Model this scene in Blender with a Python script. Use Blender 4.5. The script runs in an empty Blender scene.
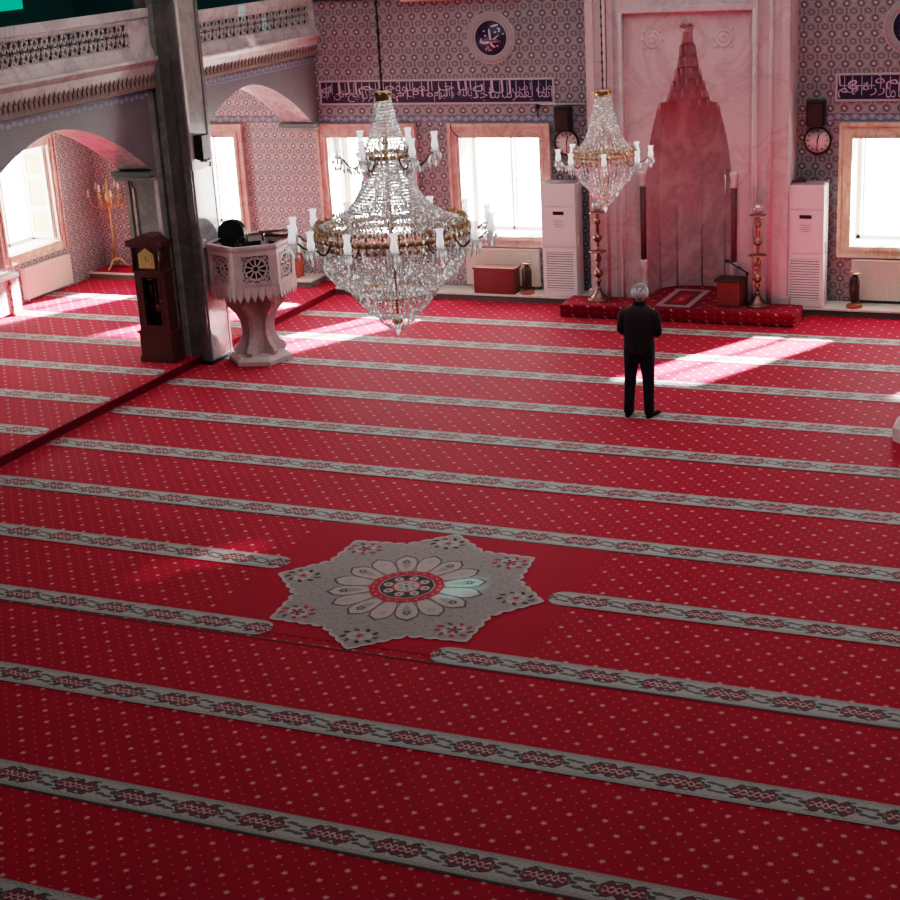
import bpy, bmesh, math, random
from mathutils import Vector, Matrix
PI = math.pi
random.seed(7)
C = bpy.context.scene.collection

# ---------------------------------------------------------------- node maths
class E:
    """a float socket with operators that add Math nodes"""
    def __init__(s, nt, v): s.nt, s.v = nt, v
    def _op(s, op, *a):
        n = s.nt.nodes.new('ShaderNodeMath'); n.operation = op
        for i, x in enumerate((s,) + a):
            x = x.v if isinstance(x, E) else x
            if isinstance(x, (int, float)): n.inputs[i].default_value = x
            else: s.nt.links.new(x, n.inputs[i])
        return E(s.nt, n.outputs[0])
    def __add__(s, o): return s._op('ADD', o)
    __radd__ = __add__
    def __sub__(s, o): return s._op('SUBTRACT', o)
    def __rsub__(s, o): return E(s.nt, o)._op('SUBTRACT', s)
    def __mul__(s, o): return s._op('MULTIPLY', o)
    __rmul__ = __mul__
    def __truediv__(s, o): return s._op('DIVIDE', o)
    def abs(s): return s._op('ABSOLUTE')
    def cos(s): return s._op('COSINE')
    def sin(s): return s._op('SINE')
    def sqrt(s): return s._op('SQRT')
    def atan2(s, o): return s._op('ARCTAN2', o)
    def mod(s, p): return s._op('FLOORED_MODULO', p)
    def wrap(s, p, off=0.0): return (s + (p / 2 - off)).mod(p) - p / 2   # signed offset from nearest multiple
    def min(s, o): return s._op('MINIMUM', o)
    def max(s, o): return s._op('MAXIMUM', o)
    def lt(s, e, w=None):      # 1 where s<e, soft edge w
        if not w: return s._op('LESS_THAN', e)
        n = s.nt.nodes.new('ShaderNodeMapRange'); n.clamp = True
        s.nt.links.new(s.v, n.inputs[0])
        n.inputs[1].default_value = e - w; n.inputs[2].default_value = e + w
        n.inputs[3].default_value = 1; n.inputs[4].default_value = 0
        return E(s.nt, n.outputs[0])
    def gt(s, e, w=None): return 1.0 - s.lt(e, w)

class Mat:
    def __init__(s, name, rough=.6, spec=.3, metal=0, sheen=0, coat=0):
        s.m = bpy.data.materials.new(name); s.m.use_nodes = True
        s.nt = s.m.node_tree; s.b = s.nt.nodes['Principled BSDF']
        s.b.inputs['Roughness'].default_value = rough
        s.b.inputs['Specular IOR Level'].default_value = spec
        s.b.inputs['Metallic'].default_value = metal
        s.b.inputs['Sheen Weight'].default_value = sheen
        s.b.inputs['Coat Weight'].default_value = coat
    def pos(s, which='POS'):
        if which == 'UV': n = s.nt.nodes.new('ShaderNodeTexCoord'); src = n.outputs['UV']
        elif which == 'OBJ': n = s.nt.nodes.new('ShaderNodeTexCoord'); src = n.outputs['Object']
        else: n = s.nt.nodes.new('ShaderNodeNewGeometry'); src = n.outputs['Position']
        x = s.nt.nodes.new('ShaderNodeSeparateXYZ'); s.nt.links.new(src, x.inputs[0]); s.vec = src
        return [E(s.nt, o) for o in x.outputs]
    def noise(s, scale, detail=3, rough=.5, dist=0, vec=None):
        n = s.nt.nodes.new('ShaderNodeTexNoise'); n.inputs['Scale'].default_value = scale
        n.inputs['Detail'].default_value = detail; n.inputs['Roughness'].default_value = rough
        n.inputs['Distortion'].default_value = dist
        if vec is None:
            g = s.nt.nodes.new('ShaderNodeNewGeometry'); vec = g.outputs['Position']
        s.nt.links.new(vec, n.inputs['Vector']); return E(s.nt, n.outputs[0])
    def col(s, c):
        n = s.nt.nodes.new('ShaderNodeRGB'); n.outputs[0].default_value = (*c, 1); return n.outputs[0]
    def mix(s, f, a, b):
        n = s.nt.nodes.new('ShaderNodeMix'); n.data_type = 'RGBA'
        for i, x in ((0, f), (6, a), (7, b)):
            if isinstance(x, E): x = x.v
            if isinstance(x, tuple): n.inputs[i].default_value = (*x, 1)
            elif isinstance(x, (int, float)): n.inputs[i].default_value = x
            else: s.nt.links.new(x, n.inputs[i])
        return n.outputs[2]
    def scale(s, c, e):
        n = s.nt.nodes.new('ShaderNodeVectorMath'); n.operation = 'SCALE'
        if isinstance(c, tuple): n.inputs[0].default_value = c
        else: s.nt.links.new(c, n.inputs[0])
        s.nt.links.new(e.v, n.inputs['Scale']); return n.outputs[0]
    def base(s, c):
        if isinstance(c, tuple): s.b.inputs['Base Color'].default_value = (*c, 1)
        else: s.nt.links.new(c, s.b.inputs['Base Color'])
        return s.m
    def bump(s, h, strength=.3, dist=.01):
        n = s.nt.nodes.new('ShaderNodeBump'); n.inputs['Strength'].default_value = strength
        n.inputs['Distance'].default_value = dist
        s.nt.links.new(h.v, n.inputs['Height']); s.nt.links.new(n.outputs[0], s.b.inputs['Normal'])

def rgb(r, g, b):
    f = lambda c: (c / 255 / 12.92) if c <= 10 else ((c / 255 + .055) / 1.055) ** 2.4
    return (f(r), f(g), f(b))

def plain(name, c, rough=.6, spec=.3, metal=0, var=.12, scale=6, **k):
    m = Mat(name, rough, spec, metal, **k)
    n = m.noise(scale, 4)
    return m.base(m.scale(c, n * (2 * var) + (1 - var)))

def marble(name, c, vein, rough=.35, spec=.5, scale=1.6, amt=.6, wide=.035):
    m = Mat(name, rough, spec)
    n = m.noise(scale, 6, .6, 1.2)
    v = (n - .5).abs().lt(wide, wide)
    n2 = m.noise(scale * 3.1, 5, .6, .6)
    v2 = (n2 - .5).abs().lt(.015, .02)
    cl = m.noise(scale * .6, 3)
    f = v * amt + v2 * (amt * .5)
    return m.base(m.scale(m.mix(f, c, vein), cl * .5 + .75))

def emis(name, c, st):
    m = bpy.data.materials.new(name); m.use_nodes = True; nt = m.node_tree; nt.nodes.clear()
    e = nt.nodes.new('ShaderNodeEmission'); e.inputs[0].default_value = (*c, 1); e.inputs[1].default_value = st
    o = nt.nodes.new('ShaderNodeOutputMaterial'); nt.links.new(e.outputs[0], o.inputs[0]); return m

# ---------------------------------------------------------------- materials
RED = rgb(158, 9, 43)
def carpet(name, spots=True, fold=False, RED=RED, RED2=rgb(136, 4, 34)):
    m = Mat(name, .7, .03, sheen=.16)
    m.b.inputs['Sheen Roughness'].default_value = .28
    m.b.inputs['Sheen Tint'].default_value = (1, .55, .62, 1)
    x, y, z = m.pos()
    if fold: x, y = x + z, y - z
    pile = m.noise(220, 2)
    big = m.noise(2.2, 5, .65)
    base = m.scale(m.mix(big, RED, RED2), pile * .5 + .75)
    if spots:
        a, b = .0655, .0788
        def dist(px, py, ox, oy, x=x, y=y):
            dx = x.wrap(px, ox); dy = y.wrap(py, oy)
            return dx, dy, (dx * dx + dy * dy).sqrt()
        small = None
        for ox, oy in ((2 * a, 0), (a, b)):
            d = dist(2 * a, 2 * b, ox, oy)[2] if oy else dist(4 * a, 4 * b, ox, oy)[2]
            small = d if small is None else small.min(d)
        small = small.min(dist(4 * a, 4 * b, 0, 2 * b)[2])
        fl = None
        for ox, oy in ((0, 0), (2 * a, 2 * b)):
            dx, dy, d = dist(4 * a, 4 * b, ox, oy)
            th = dy.atan2(dx)
            q = d / ((th * 5.0 + 1.57).cos() * .25 + 1.0)
            fl = q if fl is None else fl.min(q)
        m1 = small.lt(.0080, .0045); wob = m.noise(90, 2); m2 = (fl + (wob - .5) * .016).lt(.0185, .007)
        base = m.mix(m1 * .55, base, rgb(214, 130, 122))
        base = m.mix(m2 * .68, base, rgb(216, 168, 160))
    m.bump(pile, .35, .004)
    return m.base(base)

M = {}
M['carpet'] = carpet('red_carpet_sprigs')
M['carpet_plain'] = carpet('red_carpet_plain', False)

def stripe_mat():
    m = Mat('grey_carpet_border', .7, .08, sheen=.15)
    u, v, _ = m.pos('UV')
    g = rgb(152, 148, 144); dark = rgb(34, 40, 42); red = rgb(100, 16, 38)
    pile = m.noise(200, 2)
    nd = m.noise(14, 3); nd2 = m.noise(17, 3, .5, 1.0)
    v0 = v
    v = v + (nd - .5) * .045; u = u + (nd2 - .5) * .05
    uu = u.wrap(.53)
    h = ((uu * (PI / .1)).cos().abs() * .045 + .03) * (uu.abs().lt(.165, .01))
    va = v.abs(); va0 = v0.abs()
    inred = (va - h).lt(0.0, .004) * uu.abs().lt(.165, .01)
    out = (va - h - .010).abs().lt(.011, .004) * uu.abs().lt(.19, .01)
    zig = (v - (uu * (2 * PI / .1)).sin() * .028).abs().lt(.009, .004) * uu.abs().lt(.14, .01)
    zig2 = (v + (uu * (2 * PI / .1)).sin() * .028).abs().lt(.007, .004) * uu.abs().lt(.14, .01)
    base = m.mix(out, g, dark)
    base = m.mix(inred, base, red)
    base = m.mix(zig.max(zig2) * .8, base, rgb(190, 170, 165))
    for cx, cy, sx, sy in ((.22, .052, .045, .017), (-.22, -.052, .045, .017), (.235, -.040, .04, .016), (-.235, .040, .04, .016), (.195, .0, .026, .024), (-.195, 0, .026, .024), (.13, .088, .04, .012), (-.13, -.088, .04, .012), (.05, -.09, .03, .010), (-.05, .09, .03, .010)):
        d = ((u.wrap(.53, cx) / sx) * (u.wrap(.53, cx) / sx) + ((v - cy) / sy) * ((v - cy) / sy))
        base = m.mix(d.lt(1.0, .25) * .85, base, dark)
    edge = va0.gt(.132, .005)
    sc = (va0 - ((u * (2 * PI / .13)).sin().abs() * .02 + .105)).abs().lt(.005, .003)
    base = m.mix(sc * .45, base, dark)
    base = m.mix(edge * .4, base, rgb(90, 85, 82))
    m.bump(pile, .3, .004)
    return m.base(m.scale(base, pile * .5 + .75))
M['stripe'] = stripe_mat()


# two-tone floral tile: flowers on an ogee lattice
def iznik(name, axis, pu, pv, light, dark, red, core, off=(0, 0), blue=.5):
    m = Mat(name, .35, .4)
    p = m.pos(); u = p[axis]; v = p[2]
    a = (u - off[0]) * (2 * PI / pu); b = (v - off[1]) * (2 * PI / pv)
    f = a.cos() + b.cos() + (b * 2.0).cos() * .28 * a.cos() + (a * 2.0).cos() * .12
    nz = m.noise(30, 2)
    base = m.mix(nz, light, tuple(c * .8 for c in light))
    mid = tuple(c * .42 + d * .58 for c, d in zip(light, dark))
    mid2 = tuple(c * .22 + d * .78 for c, d in zip(light, dark))
    th = (b.sin()).atan2(a.sin())
    # plain secondary diamonds
    base = m.mix(f.lt(-.45, .08), base, mid)
    base = m.mix((f + 1.0).abs().lt(.10, .06) * .8, base, light)
    base = m.mix((f + (th * 4.0).cos() * .18).lt(-1.35, .08), base, mid2)
    base = m.mix(f.lt(-1.86, .04) * .8, base, light)
    # main flower: dark ground, pale scalloped ring, red heart
    base = m.mix(f.gt(.30, .06), base, mid2)
    base = m.mix((f - .62 + (th * 6.0).cos() * .10).abs().lt(.10, .05), base, light)
    base = m.mix((f + (th * 5.0).cos() * .16).gt(1.02, .07), base, red)
    base = m.mix((f - 1.35 + (th * 5.0).cos() * .10).abs().lt(.07, .04) * .8, base, light)
    base = m.mix(f.gt(1.72, .05), base, dark)
    base = m.mix(f.gt(1.90, .03), base, core)
    # outlines of the ogee bands
    base = m.mix(f.abs().lt(.05, .04) * .55, base, dark)
    st = ((a * 3.0).sin() * (b * 3.0).sin()).gt(.70, .08)
    base = m.mix(st * .45, base, dark)
    # tile joints
    j = (u.wrap(pu / 1.0, off[0] + pu / 2).abs().lt(.0025, .001)).max(v.wrap(pv, off[1] + pv / 2).abs().lt(.0025, .001))
    base = m.mix(j * .3, base, tuple(c * .5 for c in dark))
    big = m.noise(1.1, 3)
    return m.base(m.scale(base, big * .5 + .75))
M['tile_x'] = iznik('floral_tiles_facing', 0, .2, .21, rgb(158, 156, 160), rgb(42, 45, 54), rgb(62, 38, 46), rgb(176, 170, 170), (.06, .05))
M['tile_x2'] = iznik('floral_tiles_under_gallery', 0, .168, .182, rgb(198, 194, 196), rgb(48, 52, 64), rgb(120, 34, 52), rgb(226, 220, 218), (.02, .05))
M['tile_y'] = iznik('floral_tiles_side', 1, .168, .182, rgb(184, 180, 182), rgb(40, 44, 56), rgb(96, 36, 48), rgb(200, 190, 185))

def scroll(name, axis, bg, fg, per, z0, h):
    m = Mat(name, .35, .4); p = m.pos(); u = p[axis]; v = (p[2] - z0) / h
    s = (u * (2 * PI / per)).sin() * .26 + .5
    l1 = (v - s).abs().lt(.07, .03)
    du = u.wrap(per / 2, per / 4) / (per * .12); dv = (v - .5) / .22
    d = (du * du + dv * dv).lt(1.0, .2)
    s2 = (u * (4 * PI / per)).cos().abs() * .4 + .1
    l2 = (v - s2).abs().lt(.05, .03)
    base = m.mix(l1 * .9, bg, fg); base = m.mix(d * .8, base, fg); base = m.mix(l2 * .4, base, fg)
    e = (v - .5).abs().gt(.44, .02)
    base = m.mix(e * .7, base, fg)
    return m.base(base)

M['pier'] = marble('grey_marble_pier', rgb(128, 126, 122), rgb(166, 163, 160), .22, .5, 1.5, .45)
M['pier_dark'] = marble('dark_marble_pier', rgb(96, 95, 93), rgb(130, 129, 127), .25, .5, 1.5, .4)
M['gal_white'] = marble('white_grey_marble', rgb(196, 186, 184), rgb(130, 124, 126), .4, .4, 1.2, .5)
M['gal_tile'] = None
M['mih'] = marble('mihrab_pale_marble', rgb(200, 180, 182), rgb(158, 128, 134), .45, .35, .9, .4, .03)
M['mih_niche'] = marble('mihrab_niche_marble', rgb(190, 160, 164), rgb(148, 108, 116), .55, .25, .8, .6, .05)
M['mih_dark'] = marble('mihrab_porphyry', rgb(84, 52, 58), rgb(104, 68, 74), .6, .2, 3, .5)
M['frame'] = marble('pink_window_marble', rgb(214, 178, 168), rgb(176, 126, 118), .4, .4, 1.8, .6)
M['frame_cream'] = marble('cream_window_marble', rgb(222, 204, 182), rgb(180, 140, 110), .4, .4, 1.8, .6)
M['reveal'] = plain('window_reveal_plaster', rgb(240, 232, 226), .7)
M['ledge'] = marble('cream_ledge_marble', rgb(226, 216, 208), rgb(180, 165, 158), .3, .5, 1.5, .4)
M['ledge_face'] = plain('ledge_front_stone', rgb(96, 88, 88), .6)
M['casement'] = plain('white_painted_casement', rgb(240, 232, 220), .5)
M['ac'] = plain('white_ac_plastic', rgb(238, 226, 228), .4, .4, var=.03)
M['ac_side'] = plain('white_ac_side_plastic', rgb(245, 240, 240), .4, .4, var=.03)
M['ac_gap'] = plain('ac_slot_shadow', rgb(150, 128, 134), .6)
M['black'] = plain('black_plastic', rgb(18, 16, 20), .4, .4)
M['white'] = plain('white_enamel', rgb(238, 232, 226), .35, .4, var=.03)
M['radiator'] = plain('cream_radiator_enamel', rgb(232, 220, 208), .4, .4, var=.03)
M['wood_red'] = plain('reddish_wood', rgb(102, 38, 38), .45, .4, scale=3, var=.2)
M['wood_orange'] = plain('orange_brown_wood', rgb(150, 78, 58), .5, .3, scale=3, var=.2)
def woodgrain(name, c1, c2, rough=.35):
    m = Mat(name, rough, .45, coat=.3); x, y, z = m.pos()
    n = m.noise(3, 4, .6)
    g = ((x + y) * 90.0 + z * 3.0 + n * 24.0).sin() * .3 + n * .5
    return m.base(m.mix(g, c1, c2))
M['wood_dark'] = woodgrain('dark_mahogany', rgb(62, 26, 24), rgb(92, 40, 34))
M['wood_mid'] = woodgrain('carved_walnut', rgb(110, 66, 48), rgb(140, 90, 66))
M['brass'] = plain('aged_brass', rgb(150, 108, 92), .34, .5, 1.0, var=.1)
M['brass_dark'] = plain('dull_bronze', rgb(112, 82, 74), .32, .5, .9, var=.1)
M['gold'] = plain('gilt_metal', rgb(196, 158, 112), .3, .5, .8, var=.15, scale=40)
M['chain'] = plain('dark_chain', rgb(50, 36, 34), .5)
M['navy'] = plain('navy_enamel_tile', rgb(36, 30, 60), .35, .4, var=.3, scale=25)
M['script'] = plain('white_script_glaze', rgb(180, 168, 182), .5)
M['ring'] = plain('grey_blue_tile_ring', rgb(140, 134, 138), .4, var=.25, scale=30)
M['teal'] = plain('teal_marble', rgb(86, 104, 104), .4, .4)
M['teal_dark'] = plain('dark_teal_paint', rgb(8, 84, 84), .7, var=.4, scale=1)
M['lining'] = plain('grey_tile_line', rgb(170, 164, 166), .4)
M['conduit'] = plain('pale_conduit', rgb(176, 168, 174), .5)
M['kursu'] = marble('carved_white_marble', rgb(208, 190, 190), rgb(160, 140, 142), .4, .4, 3, .3)
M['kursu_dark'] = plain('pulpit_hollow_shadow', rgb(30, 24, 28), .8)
M['paper'] = plain('white_label_paper', rgb(235, 222, 222), .7, var=.02)
M['text_grey'] = plain('printed_grey', rgb(120, 96, 104), .7, var=.02)
M['dial'] = plain('clock_dial', rgb(228, 214, 214), .5, var=.02)
M['dial_gold'] = plain('brass_clock_dial', rgb(190, 160, 104), .4, .5, .3)
M['suit'] = plain('black_wool_jacket', rgb(50, 38, 44), .85, .15, var=.2, scale=20)
M['collar'] = plain('dark_jacket_collar', rgb(22, 17, 22), .85, .15)
M['trousers'] = plain('navy_trousers', rgb(34, 32, 50), .85, .15, var=.2, scale=20)
M['socks'] = plain('black_socks', rgb(16, 15, 20), .9, .1)
M['skin'] = plain('skin', rgb(196, 142, 122), .55, .3, var=.05)
M['hair'] = plain('grey_white_hair', rgb(206, 198, 200), .8, .2, var=.35, scale=120)
M['hair_dark'] = plain('grey_hair_crown', rgb(128, 120, 124), .8, .2, var=.35, scale=120)
M['eye'] = plain('eye_white', rgb(230, 226, 222), .3, var=.01)
M['iris'] = plain('eye_iris', rgb(50, 34, 26), .3, var=.01)
M['lip'] = plain('lips', rgb(160, 92, 86), .5, var=.02)
M['bottle'] = plain('dark_glazed_bottle', rgb(58, 46, 42), .25, .5, var=.3, scale=14)
M['rug_border'] = plain('rug_pale_border', rgb(150, 116, 122), .8, var=.3, scale=60)
M['rug_field'] = plain('rug_wine_field', rgb(96, 20, 36), .8, var=.25, scale=40)
M['med_grey'] = plain('medallion_grey_pile', rgb(136, 128, 126), .85, .15, var=.3, scale=30)
M['med_pale'] = plain('medallion_pale_pile', rgb(164, 150, 146), .85, .15, var=.22, scale=40)
M['med_line'] = plain('medallion_dark_line', rgb(78, 66, 68), .8, .2)
M['med_red'] = plain('medallion_red_pile', rgb(158, 20, 44), .8, .2)
M['med_black'] = plain('medallion_black_pile', rgb(38, 40, 42), .8, .2)
M['med_green'] = plain('medallion_green_pile', rgb(84, 122, 110), .8, .2)
M['green_glow'] = emis('green_lit_glass', (.0, .42, .26), 1.0)
M['teal_frieze'] = plain('teal_frieze_paint', rgb(30, 92, 88), .5)

def glassy(name, tint, gloss=.35, trans=.45, rough=.12, glow=0, spark=0):
    m = bpy.data.materials.new(name); m.use_nodes = True; nt = m.node_tree; nt.nodes.clear()
    g = nt.nodes.new('ShaderNodeBsdfGlossy'); g.inputs['Roughness'].default_value = rough; g.inputs[0].default_value = (*tint, 1)
    t = nt.nodes.new('ShaderNodeBsdfTransparent'); t.inputs[0].default_value = (*tint, 1)
    d = nt.nodes.new('ShaderNodeBsdfDiffuse'); d.inputs[0].default_value = (*tint, 1)
    tl = nt.nodes.new('ShaderNodeBsdfTranslucent'); tl.inputs[0].default_value = (*tint, 1)
    a = nt.nodes.new('ShaderNodeMixShader'); a.inputs[0].default_value = gloss / (1 - trans)
    dd = nt.nodes.new('ShaderNodeMixShader'); dd.inputs[0].default_value = .5
    nt.links.new(d.outputs[0], dd.inputs[1]); nt.links.new(tl.outputs[0], dd.inputs[2])
    nt.links.new(dd.outputs[0], a.inputs[1]); nt.links.new(g.outputs[0], a.inputs[2])
    b = nt.nodes.new('ShaderNodeMixShader'); b.inputs[0].default_value = trans
    nt.links.new(a.outputs[0], b.inputs[1]); nt.links.new(t.outputs[0], b.inputs[2])
    o = nt.nodes.new('ShaderNodeOutputMaterial'); last = b.outputs[0]
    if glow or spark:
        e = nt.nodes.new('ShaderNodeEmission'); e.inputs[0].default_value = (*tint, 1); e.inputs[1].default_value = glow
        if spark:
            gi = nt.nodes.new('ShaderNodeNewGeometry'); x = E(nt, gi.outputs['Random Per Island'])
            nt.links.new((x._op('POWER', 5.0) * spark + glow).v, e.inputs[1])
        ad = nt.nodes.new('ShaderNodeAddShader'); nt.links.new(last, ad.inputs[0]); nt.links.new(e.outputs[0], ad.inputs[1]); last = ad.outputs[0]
    nt.links.new(last, o.inputs[0]); return m
M['crystal'] = glassy('crystal_beads', (.93, .90, .89), .42, .12, .14, .02, .5)  # faint emission and random sparkle stand in for refracted window light
M['shade'] = glassy('frosted_glass_shade', (.98, .97, .97), .10, .45, .2, .28)  # emission added so the glass reads bright; no lit bulb inside
M['globe'] = glassy('clear_glass_globe', (.85, .8, .8), .4, .35, .08)
M['pane'] = glassy('window_glass', (1, 1, 1), .04, .93, .02)

# ---------------------------------------------------------------- mesh builder
class MB:
    def __init__(s): s.v, s.f, s.mi, s.sm, s.uv, s.mats = [], [], [], [], {}, []
    def mat(s, m):
        m = M[m] if isinstance(m, str) else m
        if m not in s.mats: s.mats.append(m)
        return s.mats.index(m)
    def add(s, vs, fs, m, smooth=False, uvs=None):
        k = len(s.v); i = s.mat(m); s.v += [tuple(v) for v in vs]
        for n, f in enumerate(fs):
            if uvs: s.uv[len(s.f)] = uvs[n]
            s.f.append([k + a for a in f]); s.mi.append(i); s.sm.append(smooth)
        return s
    def box(s, a, b, m, bev=0, rot=None, piv=None):
        x0, y0, z0 = a; x1, y1, z1 = b
        if bev <= 0:
            vs = [(x, y, z) for z in (z0, z1) for y in (y0, y1) for x in (x0, x1)]
            fs = [(0, 2, 3, 1), (4, 5, 7, 6), (0, 1, 5, 4), (2, 6, 7, 3), (0, 4, 6, 2), (1, 3, 7, 5)]
            sm = False
        else:
            bm = bmesh.new(); r = bmesh.ops.create_cube(bm, size=1)
            bmesh.ops.scale(bm, vec=(x1 - x0, y1 - y0, z1 - z0), verts=bm.verts)
            bmesh.ops.bevel(bm, geom=bm.edges[:], offset=bev, segments=2, affect='EDGES', profile=.6)
            bmesh.ops.translate(bm, vec=((x0 + x1) / 2, (y0 + y1) / 2, (z0 + z1) / 2), verts=bm.verts)
            bm.verts.ensure_lookup_table(); vs = [v.co.copy() for v in bm.verts]; fs = [[v.index for v in f.verts] for f in bm.faces]; bm.free(); sm = False
        if rot is not None:
            p = Vector(piv or (0, 0, 0)); vs = [rot @ (Vector(v) - p) + p for v in vs]
        return s.add(vs, fs, m, sm)
    def lathe(s, prof, m, c=(0, 0, 0), n=20, smooth=True, cap=True, mat4=None, a0=0.0):
        vs, fs = [], []
        for r, z in prof:
            for i in range(n):
                a = a0 + 2 * PI * i / n; vs.append(Vector((c[0] + r * math.cos(a), c[1] + r * math.sin(a), c[2] + z)))
        for j in range(len(prof) - 1):
            for i in range(n): fs.append((j * n + i, j * n + (i + 1) % n, (j + 1) * n + (i + 1) % n, (j + 1) * n + i))
        if cap:
            fs.append(tuple(range(n))[::-1]); fs.append(tuple((len(prof) - 1) * n + i for i in range(n)))
        if mat4 is not None: vs = [mat4 @ v for v in vs]
        return s.add(vs, fs, m, smooth)
    def tube(s, pts, r, m, n=8, smooth=True, cap=True):
        pts = [Vector(p) for p in pts]; rs = r if isinstance(r, (list, tuple)) else [r] * len(pts)
        vs, fs = [], []; prev = None
        for k, p in enumerate(pts):
            t = (pts[min(k + 1, len(pts) - 1)] - pts[max(k - 1, 0)]).normalized()
            if prev is None:
                ref = Vector((0, 0, 1)) if abs(t.z) < .9 else Vector((1, 0, 0)); u = t.cross(ref).normalized()
            else: u = (prev - t * prev.dot(t)).normalized()
            prev = u; w = t.cross(u)
            for i in range(n):
                a = 2 * PI * i / n; vs.append(p + (u * math.cos(a) + w * math.sin(a)) * rs[k])
        for j in range(len(pts) - 1):
            for i in range(n): fs.append((j * n + i, j * n + (i + 1) % n, (j + 1) * n + (i + 1) % n, (j + 1) * n + i))
        if cap: fs.append(tuple(range(n))[::-1]); fs.append(tuple((len(pts) - 1) * n + i for i in range(n)))
        return s.add(vs, fs, m, smooth)
    def ball(s, c, r, m, seg=12, rings=8, sc=(1, 1, 1)):
        vs, fs = [], []
        for j in range(rings + 1):
            t = PI * j / rings
            for i in range(seg):
                a = 2 * PI * i / seg; vs.append((c[0] + r * sc[0] * math.sin(t) * math.cos(a), c[1] + r * sc[1] * math.sin(t) * math.sin(a), c[2] + r * sc[2] * math.cos(t)))
        for j in range(rings):
            for i in range(seg): fs.append((j * seg + i, (j + 1) * seg + i, (j + 1) * seg + (i + 1) % seg, j * seg + (i + 1) % seg))
        return s.add(vs, fs, m, True)
    def octa(s, c, r, h, m):
        x, y, z = c
        vs = [(x + r, y, z), (x, y + r, z), (x - r, y, z), (x, y - r, z), (x, y, z + h), (x, y, z - h)]
        return s.add(vs, [(0, 1, 4), (1, 2, 4), (2, 3, 4), (3, 0, 4), (1, 0, 5), (2, 1, 5), (3, 2, 5), (0, 3, 5)], m)
    def prism(s, poly, o, du, dv, dn, m, mside=None, smooth=False):
        """polygon (u,v) at origin o with axes du,dv extruded along dn"""
        o, du, dv, dn = map(Vector, (o, du, dv, dn)); n = len(poly)
        a = [o + du * u + dv * v for u, v in poly]; b = [p + dn for p in a]
        s.add(a + b, [tuple(range(n)), tuple(range(n, 2 * n))[::-1]], m)
        s.add(a + b, [(i, n + i, n + (i + 1) % n, (i + 1) % n) for i in range(n)], mside or m, smooth)
        return s
    def build(s, name, parent=None, loc=None, mesh_only=False):
        me = bpy.data.meshes.new(name); me.from_pydata(s.v, [], s.f); me.validate(verbose=False)
        for m in s.mats: me.materials.append(m)
        if len(me.polygons) == len(s.f):
            me.polygons.foreach_set('material_index', s.mi); me.polygons.foreach_set('use_smooth', s.sm)
            if s.uv:
                l = me.uv_layers.new(name='UVMap')
                for fi, uvs in s.uv.items():
                    for k, li in enumerate(me.polygons[fi].loop_indices): l.data[li].uv = uvs[k]
        else: raise RuntimeError('faces lost in ' + name)
        bm = bmesh.new(); bm.from_mesh(me)
        bmesh.ops.recalc_face_normals(bm, faces=bm.faces); bm.to_mesh(me); bm.free()
        me.update()
        o = bpy.data.objects.new(name, me); C.objects.link(o)
        if parent is not None: o.parent = parent
        if loc is not None: o.location = loc
        return o

def tag(o, label=None, cat=None, group=None, kind=None):
    if label: o['label'] = label
    if cat: o['category'] = cat
    if group: o['group'] = group
    if kind: o['kind'] = kind
    return o
def thing(name, label, cat, loc=(0, 0, 0), rz=0, group=None):
    o = bpy.data.objects.new(name, None); o.empty_display_size = .1; C.objects.link(o)
    o.location = loc; o.rotation_euler = (0, 0, rz); return tag(o, label, cat, group)
def copy_tree(o, parent=None):
    c = o.copy(); C.objects.link(c)
    if parent is not None: c.parent = parent
    for ch in list(o.children): copy_tree(ch, c)
    return c
def struct(name, mb, parent=None, label=None):
    o = mb.build(name, parent)
    if parent is None: tag(o, label, None, None, 'structure')
    return o
# ================================================================ THE ROOM
YW = 23.5          # face of the prayer-niche wall
XL = -17.2         # left side wall
XP = -12.25        # edge of the raised floor under the gallery
ZP = .11
XR, YB, ZC = 5.2, -3.2, 9.2
YS = [21.740, 20.436, 19.128, 17.801, 16.463, 15.117, 13.727, 12.390, 11.016, 9.624, 8.219, 6.905, 5.56, 4.2, 2.85]

def capsule(mb, x0, x1, y, z, r0, r1, hw=.152, m='stripe'):
    """a band from x0 to x1 with ends rounded when r0/r1"""
    pts = []
    def end(x, sgn):
        out = []
        for i in range(9):
            a = -PI / 2 + PI * i / 8
            out.append((x + sgn * (math.cos(a) * hw - hw), y + math.sin(a) * hw * sgn))
        return out
    pts += end(x1, 1) if r1 else [(x1, y - hw), (x1, y + hw)]
    pts += end(x0, -1) if r0 else [(x0, y + hw), (x0, y - hw)]
    mb.add([(a, b, z) for a, b in pts], [tuple(range(len(pts)))], m, uvs=[[(a, b - y) for a, b in pts]])
    # woven thickness
    lo = [(a, b, z - .004) for a, b in pts]; n = len(pts)
    mb.add([(a, b, z) for a, b in pts] + lo, [(i, n + i, n + (i + 1) % n, (i + 1) % n) for i in range(n)], 'med_line')

M['riser'] = carpet('shaded_riser_carpet', False, False, rgb(96, 6, 28), rgb(80, 4, 22)); M['podium'] = carpet('shaded_podium_carpet', True, True, rgb(120, 6, 32), rgb(100, 4, 26)); _m = carpet('red_step_carpet', True, True); M['step_carpet'] = _m  # riser and podium reds are darkened in place of shade
fl = MB()
fl.add([(XP - .1, YB, 0), (XR, YB, 0), (XR, YW, 0), (XP - .1, YW, 0)], [(0, 1, 2, 3)], 'carpet')
fl.box((XL - .3, YB, -.3), (XR + .3, YW + 1, -.004), 'ledge_face')
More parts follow.
